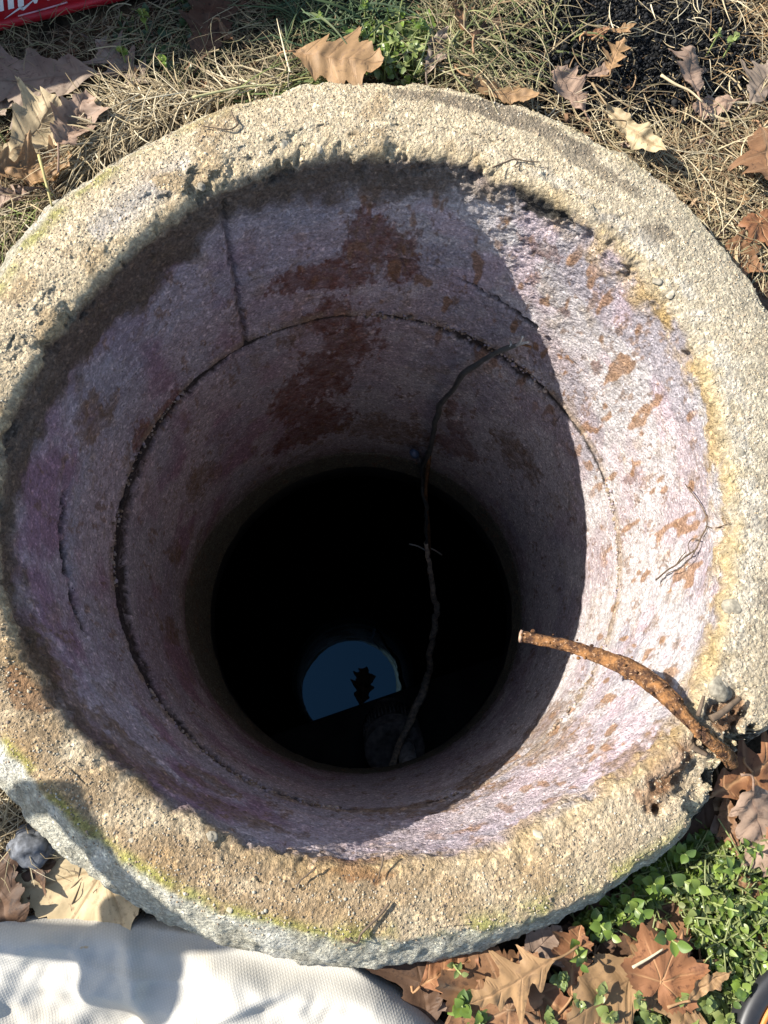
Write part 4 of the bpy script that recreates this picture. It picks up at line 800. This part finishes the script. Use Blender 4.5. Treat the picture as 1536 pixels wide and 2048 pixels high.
for i0, i1, sd, up_ in [(20, 46, 1, .6), (40, 66, -1, .5), (52, 80, 1, .9), (60, 88, -1, .2), (84, 109, 1, .5), (88, 109, -1, .6)]:
    Q = Pb[i0:i1:2]; T_ = np.gradient(Q[:, :3], axis=0); N_ = np.cross(T_, [0, 0, 1.]); N_ /= np.linalg.norm(N_, axis=1)[:, None]; f_ = np.linspace(0, 1, len(Q)); rr_ = Q[:, 3] * .70
    C_ = Q[:, :3] + N_ * (sd * rr_ * (.75 + .35 * f_**3))[:, None] + np.array([0, 0, 1]) * (rr_ * up_ * .6)[:, None]
    Vt, Ft = tube(C_, rr_ * .34 * np.sin(np.pi * (.08 + .88 * f_))**.6, 6, True, .4, i0); mesh('splinter', Vt - Pb[40, :3], Ft, M_RUST, bar)
ff = bagf.build('rust_flake', M_RUST, bar); ff['kind'] = 'stuff'
Vt, Ft = tube([Pb[0, :3] - (Pb[3, :3] - Pb[0, :3]) * .25, Pb[0, :3], Pb[2, :3]], [.0032, .0051, .0050], 16, True, .4, 8); mesh('bar_head', Vt - Pb[40, :3], Ft, flat_mat('pale_rust', (.36, .24, .17), .85, .2, .3, 200, .001), bar)

M_CAB = flat_mat('black_rubber', (.075, .08, .072), .42, .5, .4, 60, .0006); M_ROOT = flat_mat('brown_root', (.16, .09, .045), .8, .2, .4, 120, .001); M_WIRE = flat_mat('stripped_wire', (.42, .43, .40), .4, .5, .3, 60, 0, .3); M_TWIG = flat_mat('dry_twig', (.11, .08, .055), .85, .2, .4, 150, .0006)
cpts = []
for u, v, rd in [(1034, 690, .0035), (1000, 702, .0045), (962, 722, .0052), (925, 752, .0055), (900, 786, .0058), (880, 826, .0060), (864, 870, .0066), (852, 905, .0070)]: cpts.append(np.r_[wall_at(u, v, .290), rd])
for u, v, z, rd in [(848, 950, -.90, .0060), (848, 1000, -.98, .0062), (853, 1050, -1.06, .0066), (857, 1100, -1.15, .0066), (864, 1150, -1.25, .0074), (868, 1200, -1.36, .0092), (868, 1250, -1.48, .0108), (862, 1300, -1.60, .0108), (855, 1345, -1.70, .012), (846, 1380, -1.76, .015), (826, 1430, -1.75, .014), (803, 1480, -1.70, .012), (785, 1530, -1.63, .012), (772, 1580, -1.56, .012)]: cpts.append(np.r_[at(u, v, z), rd])
Pc = spline(cpts, 170); kk_ = np.sin(np.linspace(0, math.pi, 170)) ; Pc[:, 0] += (fbm(Pc[:, :3], 16, 91, 3) - .5) * .030 * kk_; Pc[:, 1] += (fbm(Pc[:, :3], 18, 92, 3) - .5) * .024 * kk_; V, F = tube(Pc[:, :3], Pc[:, 3] * .92, 12, True, .12, 3); cab = empty('cable', Pc[0, :3], 'old black cable hanging down the shaft into the tank with a frayed upper end', 'cable'); o0 = Pc[0, :3]
V, F = tube(Pc[:88, :3], Pc[:88, 3] * .72 * (1 + .10 * np.sin(np.arange(88) * .35)), 12, True, .22, 3); mesh('sheath', V - o0, F, M_CAB, cab)
V, F = tube(Pc[86:, :3], Pc[86:, 3] * .82, 12, True, .30, 3); mesh('lightened_sheath', V - o0, F, flat_mat('lightened_grey_brown', (.60, .52, .40), .85, .2, .5, 90, .001), cab)  # lower sheath's grey-brown lightened to stand in for light in the dark shaft
for k, (du, dv, l) in enumerate([(1058, 684, .0), (1046, 672, .0), (1020, 682, .0), (1062, 694, 0)]):
    e = wall_at(du, dv, .294); Vt, Ft = tube(spline([Pc[4, :3], (Pc[2, :3] + e) / 2 + RNG.normal(size=3) * .003, e], 8), [.0022] * 5 + [.0016] * 3, 6); mesh('wire', Vt - o0, Ft, M_WIRE if k < 3 else M_ROOT, cab)
Vt, Ft = tube(spline([Pc[58, :3] + [.004, 0, .002], Pc[70, :3] + [.007, -.003, 0], Pc[84, :3] + [.005, -.002, 0], Pc[96, :3] + [-.006, 0, 0]], 22), .0042, 8, True, .3, 4); mesh('root', Vt - o0, Ft, M_ROOT, cab)
for (u0, v0, z0), (u1, v1, z1), (u2, v2, z2) in [((850, 1100, -1.15), (835, 1092, -1.16), (818, 1088, -1.16)), ((858, 1095, -1.15), (872, 1102, -1.16), (884, 1110, -1.17)), ((852, 935, -.86), (862, 900, -.80), (878, 876, -.76)), ((846, 935, -.86), (832, 900, -.80), (818, 858, -.74))]:
    Vt, Ft = tube(spline([at(u0, v0, z0), at(u1, v1, z1), at(u2, v2, z2)], 7), .0019, 6); mesh('root_hair', Vt - o0, Ft, M_WIRE, cab)
pn = wall_at(830, 908, .288); Vt, Ft = tube([pn + [-.006, 0, .012], pn, pn + [.004, 0, -.012]], [.006, .0085, .007], 12); mesh('wire_nut', Vt - o0, Ft, flat_mat('blue_plastic', (.06, .10, .17), .4, .5, .3), cab)

def twig(px, z, rad, label, mat=M_TWIG, name='twig', cat='twig', wall=None, group=None, fork=None):
    P = spline([(wall_at(u, v, wall) if wall else at(u, v, z)) for u, v in px], max(8, 4 * len(px))); r0 = empty(name, P[0], label, cat, group)
    V, F = tube(P, np.linspace(rad, rad * .6, len(P)), 7, True, .2); mesh('stalk', V - P[0], F, mat, r0)
    for fk in (fork or []):
        Q = spline([(wall_at(u, v, wall) if wall else at(u, v, z)) for u, v in fk], 10); V, F = tube(Q, np.linspace(rad * .7, rad * .4, 10), 6); mesh('branchlet', V - P[0], F, mat, r0)
    return r0
twig([(778, 1806), (762, 1828), (740, 1850), (722, 1868), (714, 1886), (690, 1876)], .006, .0011, 'bent dry twig on the lower rim of the ring')
twig([(632, 1735), (612, 1752), (598, 1764), (592, 1780)], .005, .0008, 'short hooked twig on the brown lower rim')
twig([(766, 1712), (764, 1730), (760, 1742), (757, 1758)], .004, .0008, 'thin dark stalk at the lower inner edge of the rim')
twig([(462, 222), (468, 236), (476, 246), (470, 254), (458, 259), (430, 256), (404, 252)], .006, .0009, 'curly dark tendril on the upper left rim')
twig([(985, 335), (1010, 325), (1030, 318), (1052, 322), (1080, 324)], .006, .0009, 'thin forked twig on the upper right rim', fork=[[(1030, 318), (1018, 308)], [(1036, 320), (1030, 334), (1040, 332)]])
twig([(1268, 1388), (1262, 1412), (1250, 1432)], .006, .0020, 'stub of bark beside the rusty bar', group=None) if False else None
twig([(1422, 1438), (1440, 1428), (1460, 1412), (1480, 1396)], .008, .0032, 'flat splinter of wood right of the rusty bar')
twig([(1396, 1432), (1402, 1412), (1408, 1392)], .006, .0020, 'short splinter standing by the rusty bar')
twig([(1383, 1492), (1398, 1502), (1414, 1510)], .004, .0030, 'chip of bark left of the bar end')
twig([(1312, 1160), (1335, 1140), (1352, 1130), (1372, 1112), (1392, 1098), (1402, 1074), (1414, 1050), (1408, 1022), (1390, 994), (1370, 968)], 0, .0009, 'tangle of fine black roots stuck to the sunlit wall', name='root_tangle', cat='root', wall=.299, fork=[[(1412, 1052), (1430, 1056), (1460, 1046)], [(1392, 1098), (1380, 1118), (1356, 1140), (1336, 1146), (1320, 1168)], [(1400, 1080), (1384, 1078), (1376, 1092), (1382, 1108)], [(1352, 1130), (1364, 1112), (1372, 1104)]])
twig([(1265, 1935), (1300, 1915), (1326, 1898)], -.025, .0012, 'pale straw stalk lying on the orange-brown leaf', M_STRAW if False else flat_mat('pale_stalk', (.5, .42, .28), .7, .3), name='straw_stalk', cat='stalk')
twig([(1322, 150), (1350, 168), (1380, 182), (1405, 204)], -.005, .0014, 'pale straw stalk across the triangular brown leaf', flat_mat('straw_stalk_pale', (.45, .36, .22), .7, .3), name='straw_stalk', cat='stalk')
twig([(78, 310), (92, 365), (104, 412)], -.005, .0016, 'yellowish grass stem rising over the crumpled tan leaf', flat_mat('yellow_stem', (.34, .29, .12), .7, .3), name='straw_stalk', cat='stalk')
twig([(918, 62), (898, 95), (900, 125), (912, 155), (940, 188)], .0, .0012, 'curved olive stem in front of the upright brown leaf', flat_mat('olive_stem', (.20, .20, .09), .7, .3), name='straw_stalk', cat='stalk')
twig([(862, 58), (852, 90), (842, 120), (828, 150)], .0, .0012, 'slanted green stem beside the sunny green patch', flat_mat('green_stem', (.15, .18, .07), .7, .3), name='straw_stalk', cat='stalk')
twig([(385, 195), (440, 183), (500, 172), (560, 170)], -.004, .0013, 'long pale grass stem over the straw at the ring edge', flat_mat('long_stem', (.38, .36, .18), .7, .3), name='straw_stalk', cat='stalk')

def rim_at(x, y):
    j = int(round(math.atan2(y, x) / (2 * math.pi) * RIMV.shape[1])) % RIMV.shape[1]; r = np.hypot(RIMV[:, j, 0], RIMV[:, j, 1]); return RIMV[int(np.argmin(np.abs(r - math.hypot(x, y)))), j]
# loose rock at lower left
M_ROCK = flat_mat('dark_speckled_rock', (.10, .105, .115), .8, .35, .7, 180, .0012)
V, F = lump(.019, 47, 4, .7, .38); p = g_at(62, 1695, .006); tag(mesh('rock', V * np.array([.85, 1.2, 1]) + p, F, M_ROCK), 'dark grey speckled rock between the ring and the tan leaf', 'rock')
# pebbles showing in the rim, parts of the ring
M_PEB = flat_mat('grey_pebble', (.24, .215, .165), .9, .15, .5, 240, .0012); M_PEBL = flat_mat('pale_pebble', (.40, .35, .26), .85, .2, .4, 130, .0010)
for k, (u, v, s, m) in enumerate([(566, 285, .007, 1), (640, 300, .004, 1), (1441, 1378, .011, 0), (1468, 1216, .008, 0), (1312, 562, .005, 0), (1342, 585, .004, 1), (428, 1664, .005, 0), (460, 1818, .003, 1), (262, 1678, .0025, 1), (402, 375, .005, 0), (1058, 1620, .004, 1), (1482, 905, .005, 0)]):
    V, F = lump(s, 500 + k, 3, .42, .5); p = at(u, v, 0); p = rim_at(p[0], p[1]) - np.array([0, 0, s * .22]); o = mesh('pebble', V, F, M_PEBL if m else M_PEB, top_ring); o.location = p; o.rotation_euler = (random.gauss(0, .2), random.gauss(0, .2), random.random() * 6)
# loose sand grains all over the rim
bag = Bag(); base = [lump(1, 700 + k, 1, .75, .4) for k in range(5)]; gc = [(.46, .38, .26), (.40, .32, .21), (.34, .26, .17), (.46, .42, .33), (.28, .22, .16)]
for k in range(7000):
    q = RIMV[int(RIMV.shape[0] * random.random()), random.randrange(RIMV.shape[1])]; s_ = random.uniform(.0004, .0011) * (1.6 if random.random() < .04 else 1); Vb, Fb = base[k % 5]; c = random.choice(gc)
    if q[1] < -.12: c = tuple(x * .8 for x in c)
    bag.add(Vb * s_ + q + np.array([0, 0, s_ * .15]), Fb, c)
# crumbs of mortar caught along the joint between the two rings
for k in range(900):
    a = random.random() * 2 * math.pi; s_ = random.uniform(.0008, .0026) * (1.6 if random.random() < .1 else 1); r = .3035 - random.random() * .001; Vb, Fb = base[k % 5]; n_ = math.sin(a * 3.1) * math.sin(a * 7.3 + 1)
    if n_ < -.1: continue
    c = random.choice([(.26, .2, .14), (.34, .29, .24), (.16, .12, .09), (.30, .26, .28)]); bag.add(Vb * s_ + np.array([r * math.cos(a), r * math.sin(a), -.298 + random.gauss(0, .004)]), Fb, c)
g = bag.build('sand', vcol_mat('sand_grains', .9, .2, 300, .3), top_ring); g['kind'] = 'stuff'

# ------------------------------------------------------------------ red tool case
M_RED = flat_mat('red_plastic', (.42, .012, .020), .42, .45, .18, 25, .0003); M_WHT = flat_mat('white_print', (.72, .70, .72), .5, .4, .08); M_BLKP = flat_mat('black_plastic', (.02, .02, .022), .45, .5)
zc = -.030; q0, q1 = at(0, 67, zc)[:2], at(272, 0, zc)[:2]; dr = (q1 - q0) / np.linalg.norm(q1 - q0); ca = math.atan2(dr[1], dr[0])
LEN, DEP, HT = .52, .30, .142; right = q0 + dr * ((-.105 - q0[0]) / dr[0]); cc = right - dr * LEN / 2
case = empty('tool_case', (cc[0], cc[1], zc), 'red hard plastic tool case with white lettering at the upper left', 'tool case', rot=(0, 0, ca))
b = Bag(); box(b, (-LEN / 2, .004, .0), (LEN / 2, DEP, HT * .62), bev=.008); box(b, (-LEN / 2 + .015, 0, .001), (LEN / 2 - .015, .010, .010), bev=.002); fixn(b.build('body', M_RED, case, False))
b = Bag(); box(b, (-LEN / 2 - .004, -.002, HT * .63), (LEN / 2 + .004, DEP + .004, HT), bev=.009); fixn(b.build('lid', M_RED, case, False))
for sx in (-.15, .15):
    b = Bag(); box(b, (sx - .03, -.010, HT * .52), (sx + .03, .003, HT * .78), bev=.003); fixn(b.build('latch', M_BLKP, case, False))
P = spline([(-.07, .11, HT), (-.07, .11, HT + .03), (0, .11, HT + .04), (.07, .11, HT + .03), (.07, .11, HT)], 24); V, F = tube(P, .009, 10); mesh('handle', V, F, M_BLKP, case)
# lettering and lightning bolt on the front side, just proud of the plastic
def front_xz(u, v):
    d = ray(u, v); n = np.array([dr[1], -dr[0]]); k = (right + n * -.003 - CAM[:2]) @ n / (d[:2] @ n); p = CAM + k * d; return (p[:2] - cc) @ dr, p[2] - zc
x0, z0 = front_xz(-14, 22); x1, z1 = front_xz(74, 8)
fc = bpy.data.curves.new('lettering', 'FONT'); fc.body = 'Milwaukee'; fc.size = .044; fc.shear = .35; fc.extrude = .0006; fc.offset = .0008; fo = link(bpy.data.objects.new('lettering', fc), case); fc.materials.append(M_WHT)
fm = bpy.data.meshes.new_from_object(fo.evaluated_get(bpy.context.evaluated_depsgraph_get())); bpy.data.objects.remove(fo); fo = link(bpy.data.objects.new('lettering', fm), case)
fo.location = (x0 - .022, .0030, z0 - .001); fo.rotation_euler = (R(90), 0, 0)
bolt = [(8, 38), (44, 14), (40, 21), (70, 4), (66, -2), (76, -8), (48, 13), (52, 7), (22, 27)]
bolt = [(9, 38), (42, 12), (41, 19), (72, -4), (47, 21), (46, 14)]
pts = [front_xz(u, v) for u, v in bolt]; V = np.array([[x, .0034, z] for x, z in pts] + [[x, .0028, z] for x, z in pts]); n = len(pts)
bm_F = [np.array([[i, (i + 1) % n, (i + 1) % n + n, i + n] for i in range(n)])]
mb = bpy.data.meshes.new('bolt'); mb.from_pydata(V.tolist(), [], [list(range(n, 2 * n))] + bm_F[0].tolist()); mb.materials.append(M_WHT); ob = link(bpy.data.objects.new('lightning_emblem', mb), case)
pts = [front_xz(u, v) for u, v in [(36, 33), (95, 17), (135, 5)]]; P = spline([(x, .0035, z) for x, z in pts], 8); V, F = tube(P, .0008, 5); mesh('scratch_highlight', V, F, flat_mat('pale_highlight', (.55, .30, .32), .5, .4), case)  # white scratch highlight along the edge, painted as a pale strip

# ------------------------------------------------------------------ black lid with orange ring, lower right corner
M_ORG = flat_mat('orange_plastic', (.48, .16, .03), .5, .4, .2); M_GREY = flat_mat('grey_plastic', (.22, .22, .24), .5, .4, .2)
cl_ = g_at(1688, 2150, .03); lid = empty('bucket_lid', cl_, 'round black plastic lid with an orange ring at the lower right corner', 'lid')
V, F = rev([(.080, -.03), (.0815, -.004), (.080, .0), (.074, .001), (.069, .0), (.0665, -.003)], 120); mesh('rim', V, F, M_BLKP, lid)
V, F = rev([(.0665, -.003), (.0655, -.0005), (.063, -.0005), (.062, -.003)], 120); mesh('orange_ring', V, F, M_ORG, lid)
V, F = rev([(.062, -.003), (.06, -.006), (.03, -.007), (.001, -.007)], 120); mesh('panel', V, F, M_GREY, lid)

# ------------------------------------------------------------------ tools added out of view at the left, only to cast shadows into the picture
M_WOOD = flat_mat('ash_handle', (.38, .26, .14), .6, .3, .2, 30); M_STEEL = flat_mat('dull_steel', (.12, .12, .125), .5, .5, .3, 40, 0, .6)
def back(u, v, h): p = at(u, v, -.03); return p + (-SD) * (h / -SD[2])
g = back(-15, 1745, .27); sp = empty('shadow_spade', g, 'long handled D-grip digging tool added out of view to cast a shadow', 'shadow_spade')
a = Vector(SD); side = Vector((.35, -.93, 0.05)).normalized(); base = np.array([-.42, -.10, -.27])
V, F = tube([np.zeros(3) + base * .12, base * .5, base * 1.0], .016, 14); mesh('shaft', V, F, M_WOOD, sp)
hv = np.array(side) * .050; up = -base / np.linalg.norm(base)
V, F = tube(spline([base * .13, base * .10 + hv * .7, hv + up * .035, hv * .9 + up * .075], 16), .011, 10); mesh('grip_arm', V, F, M_STEEL, sp)
V, F = tube(spline([base * .13, base * .10 - hv * .7, -hv + up * .035, -hv * .9 + up * .075], 16), .011, 10); mesh('grip_arm', V, F, M_STEEL, sp)
V, F = tube([-hv * 1.05 + up * .075, hv * 1.05 + up * .075], .015, 12); mesh('grip', V, F, M_WOOD, sp)
zz = np.linspace(0, 1, 14); xx = np.linspace(-1, 1, 9); n_ = np.cross(base / np.linalg.norm(base), np.array(side)); bd = base / np.linalg.norm(base)
Vb = np.array([base + bd * (.30 * z_ - .04) + np.array(side) * x_ * .085 * (1 - .55 * z_**3) + n_ * (.016 * x_ * x_ - .012 * z_) for z_ in zz for x_ in xx]); Fb = grid_faces(14, 9)
mesh('spade_blade', np.vstack([Vb, Vb + n_ * .002]), [Fb, Fb[:, ::-1] + len(Vb)], M_STEEL, sp)
g2 = back(205, 1908, .24); hm = empty('shadow_mallet', g2, 'rubber-headed striking tool added out of view to cast a shadow on the cloth', 'shadow_mallet')
b2 = np.array([-.16, -.02, -.275]); V, F = tube([np.zeros(3), b2], .010, 12); mesh('shaft', V, F, M_WOOD, hm)
V, F = tube([(-.016, .040, .006), (-.014, .035, .006), (.014, -.035, .0), (.016, -.040, 0)], [.018, .023, .023, .018], 24); mesh('mallet_head', V, F, M_CAB, hm)
